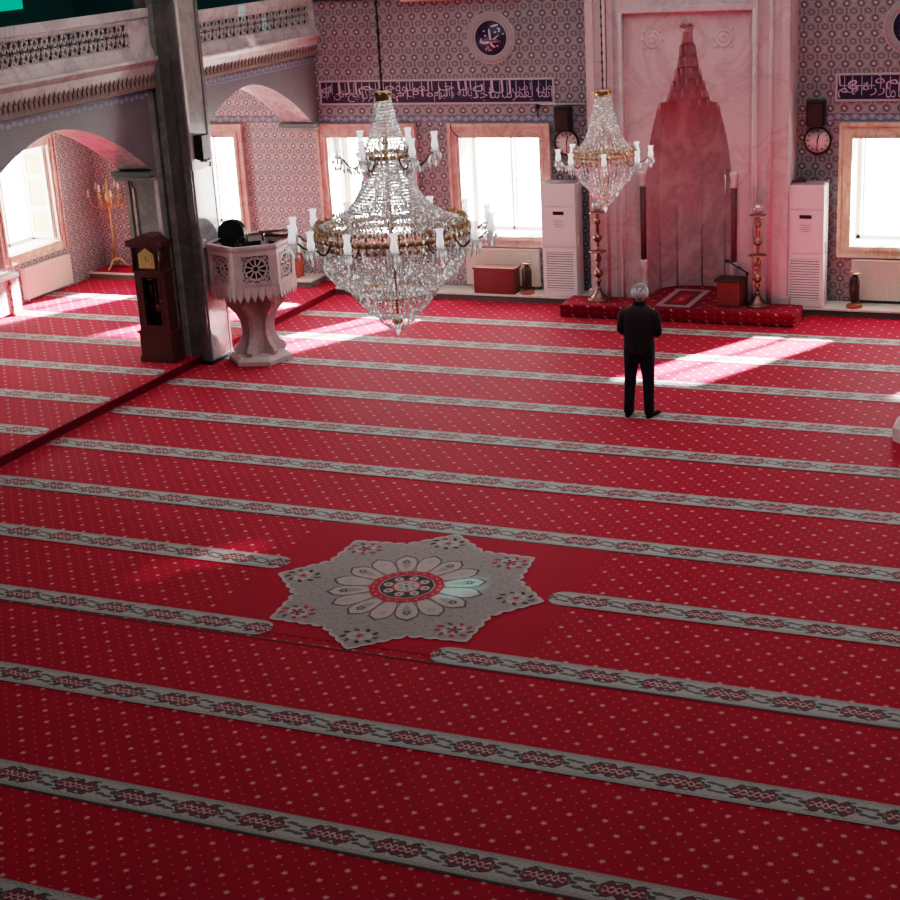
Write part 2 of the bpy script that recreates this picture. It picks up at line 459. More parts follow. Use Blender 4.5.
# plain red ground around the central motif
fl.add([(-7.55, 10.98, .003), (-4.42, 10.98, .003), (-4.42, 13.58, .003), (-7.55, 13.58, .003)], [(0, 1, 2, 3)], 'carpet_plain')
for k, y in enumerate(YS):
    z = .006
    if k == 7: capsule(fl, XP + .02, -7.37, y + .03, z, True, True); capsule(fl, -4.64, XR, y, z, True, False)
    elif k == 8: capsule(fl, XP + .02, -6.80, y + .02, z, True, True); capsule(fl, -5.22, XR, y, z, True, False)
    else: capsule(fl, XP + .02, XR, y, z, True, False)
    if k in (4, 6, 8, 10):     # carpet seam and its shadow, painted dark along the lower edge
        fl.box((XP, y - .172, .0), (XR, y - .154, .004), 'med_line')
struct('floor', fl, label='red sprigged prayer carpet with grey patterned row borders')

fp = MB()
fp.box((XL, YB, -.002), (XP, YW, ZP), 'step_carpet', bev=.0)
for k, y in enumerate(YS): capsule(fp, XL, XP - .04, y, ZP + .005, False, True)
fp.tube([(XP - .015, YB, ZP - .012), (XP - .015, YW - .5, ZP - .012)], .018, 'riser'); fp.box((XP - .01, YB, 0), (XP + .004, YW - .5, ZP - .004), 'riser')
struct('floor_raised', fp, label='raised carpeted floor under the gallery')

M['leaf_pane'] = plain('amber_tinted_pane', rgb(196, 164, 104), .3, .5, var=.2, scale=4)
# ---- wall with openings
def wall_open(mb, axis, plane, thick, u0, u1, z0, z1, opens, m, mrev='reveal'):
    """axis 'x': wall spans x at y=plane, thickness to +y ; axis 'y': wall spans y at x=plane, thickness to -x"""
    us = sorted({u0, u1, *[o[0] for o in opens], *[o[1] for o in opens]})
    P3 = (lambda u, z, d=0: (u, plane + d, z)) if axis == 'x' else (lambda u, z, d=0: (plane - d, u, z))
    for a, b in zip(us, us[1:]):
        zs = [(z0, z1)]
        for o in opens:
            if o[0] <= a + 1e-6 and o[1] >= b - 1e-6:
                new = []
                for s, e in zs:
                    if o[2] > s: new.append((s, min(o[2], e)))
                    if o[3] < e: new.append((max(o[3], s), e))
                zs = new
        for s, e in zs:
            mm = m(a, b, s, e) if callable(m) else m
            mb.add([P3(a, s), P3(b, s), P3(b, e), P3(a, e)], [(0, 1, 2, 3)], mm)
            mb.add([P3(a, s, thick), P3(b, s, thick), P3(b, e, thick), P3(a, e, thick)], [(0, 1, 2, 3)], mrev)
    for a, b, s, e in opens:
        q = [P3(a, s), P3(b, s), P3(b, e), P3(a, e)]; r = [P3(a, s, thick), P3(b, s, thick), P3(b, e, thick), P3(a, e, thick)]
        mb.add(q + r, [(0, 1, 5, 4), (1, 2, 6, 5), (2, 3, 7, 6), (3, 0, 4, 7)], mrev)

OPEN = [(-15.67, -14.22), (-12.41, -10.98), (-10.02, -8.66), (-3.80, -2.34), (-.2, 1.25)]
OZ = (.97, 2.56)
wq = MB()
wall_open(wq, 'x', YW, .62, -12.6, XR, -.2, ZC, [(a, b, *OZ) for a, b in OPEN[1:]] + [(-7.3, -5.05, -.2, 5.0)], 'tile_x')
wall_open(wq, 'x', YW, .62, XL - .6, -12.6, -.2, 4.2, [(OPEN[0][0], OPEN[0][1], *OZ)], 'tile_x2')
wall_open(wq, 'x', YW, .62, XL - .6, -12.6, 4.2, ZC, [], 'teal_dark')
# border tile band above the windows
bl = scroll('blue_border_band_x', 0, rgb(92, 98, 116), rgb(156, 158, 170), .24, 2.80, .13)
M['bandx'] = bl
for a, b in ((-12.58, -7.66), (-4.46, XR)): wq.box((a, YW - .008, 2.80), (b, YW + .01, 2.93), 'bandx')
wq.box((-15.95, YW - .008, 2.80), (-12.62, YW + .01, 2.93), 'bandx')
M['bandv'] = scroll('blue_border_band_v', 2, rgb(84, 86, 100), rgb(150, 148, 158), .24, 0, 1)
struct('wall_front', wq, label='floral tiled wall with the prayer niche')

wl = MB()
LOPEN = [(20.8, 22.2, .97, 2.62), (16.2, 17.6, .97, 2.62)]
wall_open(wl, 'y', XL, .62, YB, YW + .6, -.2, 4.2, LOPEN, 'tile_y')
wall_open(wl, 'y', XL, .62, YB, YW + .6, 4.2, ZC, [], 'teal_dark')
struct('wall_left', wl, label='floral tiled side wall under the gallery')
wr = MB(); wr.box((XR, YB, -.2), (XR + .3, YW + .6, ZC), 'tile_y'); struct('wall_right', wr)
wb = MB(); wb.box((XL - .6, YB - .3, -.2), (XR + .3, YB, ZC), 'tile_x'); struct('wall_back', wb)
ce = MB(); ce.box((XL - .6, YB - .3, ZC), (XR + .3, YW + .7, ZC + .3), 'gal_white'); struct('ceiling', ce)

# ---------------------------------------------------------------- windows
def window_x(n, a, b, fm, lab, lower=True):
    """marble framed window in the front wall, opening a..b"""
    o = MB(); F = YW - .05
    A, B, Z0, Z1 = a - .19, b + .19, OZ[0] - .16, OZ[1] + .23
    def ring(x0, x1, z0, z1, w, wt, wb_, y0, y1, mt):
        o.box((x0, y0, z0), (x0 + w, y1, z1), mt); o.box((x1 - w, y0, z0), (x1, y1, z1), mt)
        o.box((x0 + w, y0, z1 - wt), (x1 - w, y1, z1), mt); o.box((x0 + w, y0, z0), (x1 - w, y1, z0 + wb_), mt)
    ring(A, B, Z0, Z1, .19, .23, .16, F, YW + .02, fm)
    ring(A, B, Z0, Z1, .05, .05, .05, F - .03, F, fm)
    ring(A + .12, B - .12, Z0 + .10, Z1 - .15, .03, .03, .03, F - .02, F, fm)
    o.box((a + .002, YW - .02, OZ[0] - .03), (b - .002, YW + .60, OZ[0] + .012), 'reveal')
    w = struct('window_%d' % n, o, label=lab)
    c = MB(); y0, y1 = YW + .50, YW + .56
    c.box((a, y0, OZ[0]), (a + .06, y1, OZ[1]), 'casement'); c.box((b - .06, y0, OZ[0]), (b, y1, OZ[1]), 'casement')
    c.box((a, y0, OZ[1] - .06), (b, y1, OZ[1]), 'casement'); c.box((a, y0, OZ[0]), (b, y1, OZ[0] + .07), 'casement')
    mx = (a + b) / 2
    c.box((mx - .022, y0, OZ[0]), (mx + .022, y1, OZ[1]), 'casement')
    for s in (-1, 1):
        c.box((mx + s * .35 - .3, y0 + .01, OZ[0] + .07), (mx + s * .35 - .27, y1 - .01, OZ[1] - .06), 'casement')
    c.box((a + .06, y0 + .01, 1.80), (b - .06, y1 - .01, 1.815), 'casement')
    k = c.build('casement', w)
    for s in (-1, 1):
        h = MB(); h.tube([(mx + s * .022, y0 - .005, 1.42), (mx + s * .022, y0 - .035, 1.42), (mx + s * .022, y0 - .035, 1.34)], .008, 'brass_dark', 6); h.build('handle', k)
    g = MB(); g.box((a + .02, y0 + .025, OZ[0] + .02), (b - .02, y0 + .03, OZ[1] - .02), 'pane'); g.build('glass', w)
    return w
for i, (a, b) in enumerate(OPEN):
    window_x(i + 1, a, b, 'frame' if i < 3 else 'frame_cream',
             ['pink marble framed window seen beside the grey pier', 'pink marble framed window behind the large chandelier', 'pink marble framed window left of the air conditioner',
              'cream marble framed window right of the wall clock', 'cream marble framed window beyond the right radiator'][i])
def window_y(n, a, b, lab):
    o = MB(); F = XL + .05; z0, z1 = .97, 2.62; A, B, Z0, Z1 = a - .19, b + .19, .81, 2.82
    o.box((XL - .02, A, Z0), (F, A + .19, Z1), 'frame'); o.box((XL - .02, B - .19, Z0), (F, B, Z1), 'frame')
    o.box((XL - .02, A + .19, Z1 - .2), (F, B - .19, Z1), 'frame'); o.box((XL - .02, A + .19, Z0), (F + .03, B - .19, Z0 + .16), 'frame_cream')
    for (u0, u1, v0, v1) in ((A, A + .04, Z0, Z1), (B - .04, B, Z0, Z1), (A, B, Z1 - .04, Z1), (B - .14, B - .11, Z0 + .14, Z1 - .1), (A + .11, A + .14, Z0 + .14, Z1 - .1)):
        o.box((F, u0, v0), (F + .025, u1, v1), 'frame')
    w = struct('window_%d' % n, o, label=lab)
    c = MB(); x0, x1 = XL - .55, XL - .49
    for (u0, u1, v0, v1) in ((a, a + .06, z0, z1), (b - .06, b, z0, z1), (a, b, z1 - .06, z1), (a, b, z0, z0 + .06), ((a + b) / 2 - .03, (a + b) / 2 + .03, z0, z1)):
        c.box((x0, u0, v0), (x1, u1, v1), 'casement')
    c.build('casement', w)
    # one leaf swung right back against the reveal, with three small panes
    l = MB(); y1, y0 = b - .012, b - .05; X0, X1 = XL - .50, XL - .04
    l.box((X0, y0, z0 + .04), (X0 + .07, y1, z1 - .04), 'casement'); l.box((X1 - .07, y0, z0 + .04), (X1, y1, z1 - .04), 'casement')
    for zz in (z0 + .04, z0 + .50, z0 + 1.05, z1 - .14): l.box((X0 + .07, y0, zz), (X1 - .07, y1, zz + .10), 'casement')
    lf = l.build('open_leaf', w)
    l = MB(); l.box((X0 + .07, y0 + .015, z0 + .1), (X1 - .07, y1 - .005, z1 - .1), 'leaf_pane'); l.build('pane', lf)
    return w
window_y(6, 20.8, 22.2, 'side window with an open white leaf under the gallery')
window_y(7, 16.2, 17.6, 'side window nearer the viewer under the gallery')

# ---------------------------------------------------------------- wall ornaments
F_AR = {'ا':(0xFE8D,0xFE8E),'ب':(0xFE8F,0xFE90,0xFE91,0xFE92),'ة':(0xFE93,0xFE94),'ت':(0xFE95,0xFE96,0xFE97,0xFE98),'ث':(0xFE99,0xFE9A,0xFE9B,0xFE9C),'ج':(0xFE9D,0xFE9E,0xFE9F,0xFEA0),'ح':(0xFEA1,0xFEA2,0xFEA3,0xFEA4),'خ':(0xFEA5,0xFEA6,0xFEA7,0xFEA8),'د':(0xFEA9,0xFEAA),'ذ':(0xFEAB,0xFEAC),'ر':(0xFEAD,0xFEAE),'ز':(0xFEAF,0xFEB0),'س':(0xFEB1,0xFEB2,0xFEB3,0xFEB4),'ص':(0xFEB9,0xFEBA,0xFEBB,0xFEBC),'ع':(0xFEC9,0xFECA,0xFECB,0xFECC),'غ':(0xFECD,0xFECE,0xFECF,0xFED0),'ف':(0xFED1,0xFED2,0xFED3,0xFED4),'ق':(0xFED5,0xFED6,0xFED7,0xFED8),'ك':(0xFED9,0xFEDA,0xFEDB,0xFEDC),'ل':(0xFEDD,0xFEDE,0xFEDF,0xFEE0),'م':(0xFEE1,0xFEE2,0xFEE3,0xFEE4),'ن':(0xFEE5,0xFEE6,0xFEE7,0xFEE8),'ه':(0xFEE9,0xFEEA,0xFEEB,0xFEEC),'و':(0xFEED,0xFEEE),'ي':(0xFEF1,0xFEF2,0xFEF3,0xFEF4)}
def shape_ar(s):
    out = []
    for i, c in enumerate(s):
        if c not in F_AR: out.append(c); continue
        p = i > 0 and s[i-1] in F_AR and len(F_AR[s[i-1]]) == 4
        n = len(F_AR[c]) == 4 and i + 1 < len(s) and s[i+1] in F_AR
        f = F_AR[c]; k = 3 if p and n else 2 if n else 1 if p else 0; out.append(chr(f[min(k, len(f) - 1)]))
    return ''.join(reversed(out))
def text_mesh(body, m, width, height, off=.0, depth=.004):
    """returns verts/faces of flat lettering fitted into width x height, in the xz plane centred at 0"""
    cu = bpy.data.curves.new('t', 'FONT'); cu.body = body; cu.offset = off; cu.extrude = 0; cu.align_x = 'CENTER'; cu.resolution_u = 4
    o = bpy.data.objects.new('t', cu); C.objects.link(o)
    bpy.context.view_layer.update()
    me = bpy.data.meshes.new_from_object(o.evaluated_get(bpy.context.evaluated_depsgraph_get()))
    bpy.data.objects.remove(o); bpy.data.curves.remove(cu)
    xs = [v.co.x for v in me.vertices]; ys = [v.co.y for v in me.vertices]
    if not xs: return [], []
    sx = width / (max(xs) - min(xs)); sy = height / (max(ys) - min(ys)); cx, cy = (max(xs) + min(xs)) / 2, (max(ys) + min(ys)) / 2
    vs = [((v.co.x - cx) * sx, 0, (v.co.y - cy) * sy) for v in me.vertices]; fs = [tuple(p.vertices) for p in me.polygons]
    bpy.data.meshes.remove(me); return vs, fs

def inscription(x0, x1, words, lab, grp):
    z0, z1 = 3.12, 3.46
    t = thing('inscription_panel', lab, 'inscription', (x0, YW, z0), 0, grp)
    b = MB(); L = x1 - x0; H = z1 - z0
    b.box((0, -.014, 0), (L, -.001, H), 'navy')
    bo = b.build('panel', t)
    f = MB()
    for a in ((-.03, 0, -.03, H + .03), (L, L + .03, -.03, H + .03)): f.box((a[0], -.02, a[2]), (a[1], -.001, a[3]), 'lining')
    f.box((0, -.02, H), (L, -.001, H + .03), 'lining'); f.box((0, -.02, -.03), (L, -.001, 0), 'lining')
    f.build('border', t)
    s = MB(); n = len(words)
    for i, w in enumerate(words):
        cx = L - L * (i + .5) / n
        for (txt, dz, hh, ww, off) in ((w[0], -.045, H * .62, L / n * .98, -.012), (w[1], .07, H * .6, L / n * .97, -.014)):
            vs, fs = text_mesh(shape_ar(txt), None, ww, hh, off)
            s.add([(v[0] + cx, -.0165, v[2] + H / 2 + dz) for v in vs], fs, 'script')
        for q in range(5):      # tall upright strokes
            xx = cx + L / n * (q - 2) * .19 + random.uniform(-.02, .02)
            s.box((xx - .005, -.018, .05 + random.uniform(0, .12)), (xx + .005, -.0155, H - .015), 'script')
    s.build('lettering', t)
    return t
inscription(-12.46, -8.41, [('انما يعمر', 'من آمن'), ('مساجد', 'الله'), ('بالله واليوم', 'الاخر'), ('واقام', 'الصلوة'), ('واتى الزكوة', 'ولم'), ('يخش الا', 'الله')],
            'long navy tile band of white Arabic script above the left windows', 'navy script bands')
inscription(-4.04, -.0, [('لا يذوقون', 'الا'), ('الموتة', 'الاولى'), ('فيها', 'لا'), ('ولا يسمعون', 'لغوا'), ('الا سلاما', 'ولهم'), ('رزقهم', 'فيها')],
            'navy tile band of white Arabic script above the right window', 'navy script bands')

def stroke(mb, pts, w, m, y):
    """flat calligraphic stroke: list of (x,z,width factor) smoothed"""
    P = []
    for i in range(len(pts) - 1):
        p0 = pts[max(i - 1, 0)]; p1 = pts[i]; p2 = pts[i + 1]; p3 = pts[min(i + 2, len(pts) - 1)]
        for k in range(6):
            t = k / 6; P.append([.5 * (2 * b + (c - a) * t + (2 * a - 5 * b + 4 * c - d) * t * t + (3 * b - a - 3 * c + d) * t ** 3) for a, b, c, d in zip(p0, p1, p2, p3)])
    P.append(list(pts[-1]))
    vs = []; n = len(P)
    for i, p in enumerate(P):
        q0, q1 = P[max(i - 1, 0)], P[min(i + 1, n - 1)]; d = Vector((q1[0] - q0[0], q1[1] - q0[1]))
        d = d.normalized() if d.length > 1e-9 else Vector((1, 0)); h = w * p[2] * .5
        vs += [(p[0] - d.y * h, y, p[1] + d.x * h), (p[0] + d.y * h, y, p[1] - d.x * h)]
    mb.add(vs, [(2 * i, 2 * i + 1, 2 * i + 3, 2 * i + 2) for i in range(n - 1)], m)
def roundel(x, z, lab, kind):
    t = thing('calligraphy_roundel', lab, 'roundel', (x, YW, z), 0, 'round script medallions')
    r = MB(); X = Matrix.Rotation(PI / 2, 4, 'X')
    r.lathe([(.27, 0), (.27, .02), (.40, .016), (.40, 0)], 'ring', n=48, mat4=X, cap=False)
    r.lathe([(.385, .016), (.385, .022), (.40, .022), (.40, .016)], 'lining', n=48, mat4=X, cap=False)
    r.lathe([(.265, .018), (.265, .026), (.28, .026), (.28, .018)], 'lining', n=48, mat4=X, cap=False)
    r.build('ring', t)
    d = MB(); d.lathe([(.27, 0), (.27, .018)], 'navy', n=48, mat4=X); d.build('disc', t)
    s = MB(); y = -.0195; W_ = .028
    if kind == 0:
        stroke(s, [(.17, -.05, .5), (.10, -.045, 1.2), (.0, -.05, .9), (.07, .0, .9), (.13, .04, .5)], W_, 'script', y)
        stroke(s, [(.17, -.052, .6), (.06, -.035, 1.1), (-.04, -.06, 1), (-.11, -.075, 1.1), (-.17, -.05, 1.2), (-.16, .0, .4)], W_, 'script', y)
        stroke(s, [(-.03, .14, .6), (-.015, .03, 1.2), (-.005, -.07, 1), (.03, -.12, 1), (.07, -.14, .4)], W_, 'script', y)
        stroke(s, [(.0, .175, .4), (.06, .185, 1), (.13, .20, .5)], W_, 'script', y)
        stroke(s, [(.11, .15, .5), (.15, .13, 1), (.13, .09, .5)], W_, 'script', y)
        for a, b in ((-.06, -.15), (-.02, -.19), (.1, -.13), (-.12, .1), (.2, .05), (.07, .08), (-.1, .03), (-.09, -.17)): stroke(s, [(a - .01, b, .6), (a + .01, b + .012, .9), (a + .02, b, .4)], W_ * .7, 'script', y)
        for a in (-.085, -.045): s.box((a - .004, y - .001, -.2), (a + .004, y + .001, -.15), 'script')
    else:
        vs, fs = text_mesh(shape_ar('الله'), None, .34, .30, .015); s.add([(v[0], y, v[2]) for v in vs], fs, 'script')
        for a, b in ((-.1, .15), (.12, -.15), (-.14, -.12), (.0, .2)): stroke(s, [(a - .03, b, .6), (a, b + .02, 1), (a + .03, b, .4)], W_ * .7, 'script', y)
    s.build('lettering', t)
roundel(-9.40, 4.105, 'round navy script medallion in a grey ring above the left windows', 0)
roundel(-3.02, 4.12, 'round navy script medallion cut by the right edge above the window', 1)

t = thing('window_ledge', 'pink marble sill of an upper window, top of the left tiled wall', 'sill', (-10.88, YW, 4.70))
b = MB(); b.box((0, -.10, 0), (2.0, 0, .10), 'frame', bev=.01); b.box((0, -.06, .10), (2.0, 0, .4), 'frame'); b.build('sill', t)
b = MB(); b.box((-12.50, YW - .06, 4.76), (-10.9, YW, 5.0), 'teal_frieze', bev=.01)
tag(b.build('teal_frieze_board'), 'teal painted frieze board high on the tiled wall beside the gallery', 'frieze board')

# conduits and camera dome
b = MB(); b.tube([(-8.68, YW - .02, 3.08), (-7.72, YW - .02, 3.08)], .014, 'conduit', 6); b.ball((-8.66, YW - .035, 3.05), .04, 'black'); b.tube([(-8.66, YW - .03, 3.03), (-8.66, YW - .03, 2.9)], .01, 'black', 6)
tag(b.build('cable_conduit'), 'pale cable conduit on the tiles left of the mihrab', 'conduit')
b = MB(); b.tube([(-4.62, YW - .02, 2.885), (-4.44, YW - .02, 2.885), (-4.44, YW - .02, 2.93)], .012, 'conduit', 6)
tag(b.build('cable_conduit'), 'short pale cable conduit on the tiles right of the mihrab', 'conduit')
b = MB(); b.tube([(-10.14, YW - .085, 2.78), (-10.13, YW - .09, 2.70), (-10.06, YW - .09, 2.62), (-9.96, YW - .085, 2.56)], .008, 'chain', 6)
tag(b.build('loose_cable'), 'thin dark cable over the corner of the pink window frame', 'cable')

# marble ledges along the wall
def ledge(x0, x1, zb, lab, y0=23.0):
    b = MB(); b.box((x0, y0 + .03, zb), (x1, YW - .002, zb + .09), 'ledge_face'); b.box((x0, y0, zb + .09), (x1, YW - .002, zb + .125), 'ledge', bev=.008)
    return tag(b.build('marble_ledge'), lab, 'ledge', 'low marble ledges along the wall')
ledge(-12.24, -7.71, 0, 'low cream marble ledge under the windows left of the mihrab')
ledge(-4.57, XR - .01, 0, 'low cream marble ledge under the window right of the mihrab')
ledge(-17.19, -12.66, ZP, 'low cream marble ledge under the gallery behind the pier', 22.93)

# ---------------------------------------------------------------- mihrab
def mihrab():
    YF = 22.9; t = thing('mihrab', 'tall pale pink marble mihrab with stepped pointed niche', 'mihrab', (-6.14, YF, 0))
    ZT = 6.4; b = MB()
    # nested vertical mouldings, stepping back toward the centre
    steps = [(-1.52, -1.40, .00), (-1.40, -1.28, .05), (-1.28, -1.22, .02), (-1.22, -1.12, .07), (-1.12, -1.05, .10), (-1.05, -.97, .05)]
    for a, c, d in steps:
        for s in (1, -1):
            x0, x1 = sorted((a * s + (-.0), c * s))
            b.box((x0, d, 0), (x1, .6, ZT), 'mih')
    for s in (1, -1):
        b.tube([(s * 1.25, .03, .0), (s * 1.25, .03, ZT)], .035, 'mih', 8); b.tube([(s * 1.0, .07, 0), (s * 1.0, .07, 4.46)], .03, 'mih', 8)
    b.box((-1.0, .06, 4.45), (1.0, .6, 4.53), 'mih'); b.box((-1.0, .10, 4.53), (1.0, .6, ZT), 'mih')
    for s in (1, -1): b.box((min(s * 1.56, s * 1.44), -.04, 0), (max(s * 1.56, s * 1.44), .12, .30), 'mih', bev=.01)
    b.build('frame', t)
    # panel with the niche cut out of it
    prof = [(.66, .43), (.66, 1.96), (.655, 2.06), (.62, 2.40), (.60, 2.52), (.575, 2.66), (.53, 2.84), (.50, 2.95), (.475, 3.08), (.455, 3.14), (.33, 3.16), (.31, 3.30), (.275, 3.30), (.265, 3.46), (.215, 3.46), (.205, 3.62), (.165, 3.64), (.155, 3.78), (.135, 3.80), (.13, 3.95), (.085, 4.00), (.07, 4.15), (.085, 4.22), (.03, 4.27)]
    p = MB(); yp = .16; X1 = .98
    for s in (1, -1):
        vs = []; 
        for w, z in prof: vs += [(s * w, yp, z), (s * X1, yp, z)]
        fs = [(2 * i, 2 * i + 1, 2 * i + 3, 2 * i + 2) for i in range(len(prof) - 1)]
        p.add(vs, fs, 'mih')
    p.add([(-X1, yp, 4.27), (X1, yp, 4.27), (X1, yp, 4.50), (-X1, yp, 4.50)], [(0, 1, 2, 3)], 'mih')
    p.add([(-.03, yp, 4.27), (.03, yp, 4.27), (0, yp, 4.272)], [(0, 1, 2)], 'mih')
    for s in (1, -1):
        p.add([(s * .66, yp, 0), (s * X1, yp, 0), (s * X1, yp, .43), (s * .66, yp, .43)], [(0, 1, 2, 3)], 'mih')
        p.box((min(s * .90, s * .92), yp - .008, .3), (max(s * .90, s * .92), yp, 4.36), 'mih')
    p.build('panel', t)
    # niche: half-decagon sections lofted up with the stepped hood
    n = MB(); K = 7; rings = []
    dep = .78
    zz = [0.0] + [z for w, z in prof]; ww = [.66] + [w for w, z in prof]
    for w, z in zip(ww, zz):
        d = dep * (w / .66) ** .8; ring = []
        for i in range(K):
            a = PI * i / (K - 1); c, s_ = math.cos(a), math.sin(a)
            ring.append((-w * (abs(c) ** .8) * (1 if c > 0 else -1), yp + d * s_ ** .7, z))
        rings.append(ring)
    vs = [q for r in rings for q in r]
    n.add(vs, [(j * K + i, j * K + i + 1, (j + 1) * K + i + 1, (j + 1) * K + i) for j in range(len(rings) - 1) for i in range(K - 1)], 'mih_niche')
    for i in range(1, K - 1):      # vertical joint fillets in the niche
        x, y, _ = rings[0][i]; n.tube([(x, y - .004, .2), (x, y - .004, 2.35)], .012, 'mih_niche', 6)
    h = n
    # stalactite blocks under each step of the hood
    for w, z in ((.455, 3.14), (.31, 3.30), (.265, 3.46), (.205, 3.62), (.155, 3.78), (.13, 3.95)):
        m_ = max(3, int(w / .05))
        for i in range(m_ + 1):
            a = PI * i / m_; r = w * .97
            h.lathe([(.008, -.10), (.022, -.05), (.026, 0)], 'mih_niche', (-r * math.cos(a), yp + .03 + .75 * r * math.sin(a), z + .0), 6, smooth=False)
    h.build('niche', t)
    for s in (-1, 1):     # engaged corner columns
        c = MB(); x = s * .70; y = yp - .05
        c.lathe([(.046, .78), (.046, 1.90)], 'mih_dark', (x, y, 0), 14)
        co = c.build('column_shaft', t)
        c = MB(); c.lathe([(.05, 1.90), (.066, 1.93), (.045, 1.96), (.05, 2.02), (.07, 2.10), (.05, 2.14)], 'mih', (x, y, 0), 14); c.build('column_capital', co)
        c = MB(); c.lathe([(.06, .20), (.06, .42), (.035, .50), (.03, .56), (.055, .68), (.062, .74), (.05, .78)], 'mih', (x, y, 0), 14); c.build('column_base', co)
    # carved rosettes and crest
    for s in (-1, 1):
        r = MB(); X = Matrix.Translation((s * .53, yp, 4.06)) @ Matrix.Rotation(PI / 2, 4, 'X')
        r.lathe([(.13, 0), (.13, .014), (.11, .02), (.09, .008), (.075, .008), (.06, .022), (.03, .026), (.015, .014)], 'mih', n=20, mat4=X)
        for i in range(8):
            a = PI * i / 4; r.ball((s * .53 + math.cos(a) * .165, yp - .002, 4.06 + math.sin(a) * .165), .03, 'mih', 8, 6, (1, .35, 1))
        r.build('rosette', t)
    r = MB(); r.tube([(-.11, yp - .01, 4.24), (-.06, yp - .025, 4.29), (0, yp - .03, 4.26), (.06, yp - .025, 4.29), (.11, yp - .01, 4.24)], .018, 'mih_niche', 8)
    r.build('crest', t)
mihrab()

# carpeted step in front of the mihrab
b = MB()
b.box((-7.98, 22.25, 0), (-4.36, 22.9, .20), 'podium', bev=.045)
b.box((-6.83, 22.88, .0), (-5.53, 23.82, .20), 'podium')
tag(b.build('carpeted_step'), 'low red carpeted step in front of the marble mihrab', 'step')
t = thing('prayer_rug', 'small wine red prayer rug with pale border lying in the mihrab', 'prayer rug', (-6.21, 22.95, .201), math.radians(-2))
b = MB(); b.box((-.27, -.56, 0), (.27, .56, .008), 'rug_border'); b.build('border', t)
b = MB(); b.box((-.18, -.45, .008), (.18, .45, .012), 'rug_field')
b.add([(-.09, -.32, .0135), (.09, -.32, .0135), (.09, .12, .0135), (0, .26, .0135), (-.09, .12, .0135)], [(0, 1, 2, 3, 4)], 'med_red')
b.add([(-.035, -.1, .0145), (0, -.18, .0145), (.035, -.1, .0145), (0, 0, .0145)], [(0, 1, 2, 3)], 'rug_border'); b.build('field', t)
# ================================================================ GALLERY
def gal_mats():
    m = Mat('plain_grey_tile_field', .4, .4); x, y, z = m.pos()
    g1 = (y * (2 * PI / .045)).sin().gt(.8, .1); g2 = (z * (2 * PI / .045)).sin().gt(.8, .1)
    nz = m.noise(2.2, 4)
    base = m.mix(g1.max(g2) * .35, rgb(104, 100, 104), rgb(72, 68, 76))
    M['gal_tile'] = m.base(m.scale(base, nz * .5 + .75))
    m = Mat('spiky_brown_fringe', .45, .3); x, y, z = m.pos()
    base = m.mix((y.wrap(.1).abs() / .05 + (z - 4.0) / .12).lt(.7, .1), rgb(190, 178, 176), rgb(120, 92, 86))
    base = m.mix((y.wrap(.1, .05).abs().lt(.012, .004)), base, rgb(60, 46, 48)); M['fringe'] = m.base(base)
gal_mats()
M['soffit'] = marble('pale_arch_soffit', rgb(172, 162, 164), rgb(104, 88, 94), .3, .5, 5, .7)
XG = -12.55
def arch_pts(ya, yb, zs, za, n=14):
    c = (ya + yb) / 2; h = (yb - ya) / 2
    return [(ya + (yb - ya) * i / (2 * n), za - (za - zs) * (abs(ya + (yb - ya) * i / (2 * n) - c) / h) ** 1.75) for i in range(2 * n + 1)]
def arcade(y0, y1, ya, yb, zt, zb):
    """spandrel wall with a pointed arch; zt top"""
    mb = MB(); a = arch_pts(ya, yb, 2.83, 3.67)
    top = [(y1, zt), (y0, zt)]
    for xs, mt in ((XG, 'gal_tile'), (XG - .55, 'tile_y')):
        pts = [(y0, 2.83)] + a + [(y1, 2.83)]
        for (p, q) in zip(pts, pts[1:]):
            if q[0] - p[0] > 1e-6: mb.add([(xs, p[0], p[1]), (xs, q[0], q[1]), (xs, q[0], zt), (xs, p[0], zt)], [(0, 1, 2, 3)], mt)
    vs = []
    for p in a: vs += [(XG, p[0], p[1]), (XG - .55, p[0], p[1])]
    mb.add(vs, [(2 * i, 2 * i + 1, 2 * i + 3, 2 * i + 2) for i in range(len(a) - 1)], 'soffit')
    # blue border band
    mb.box((XG, y0, zb), (XG + .01, y1, zt - .02), 'gband')
    return mb
M['gband'] = scroll('blue_border_band_y', 1, rgb(86, 92, 108), rgb(140, 146, 160), .24, 3.80, .11)
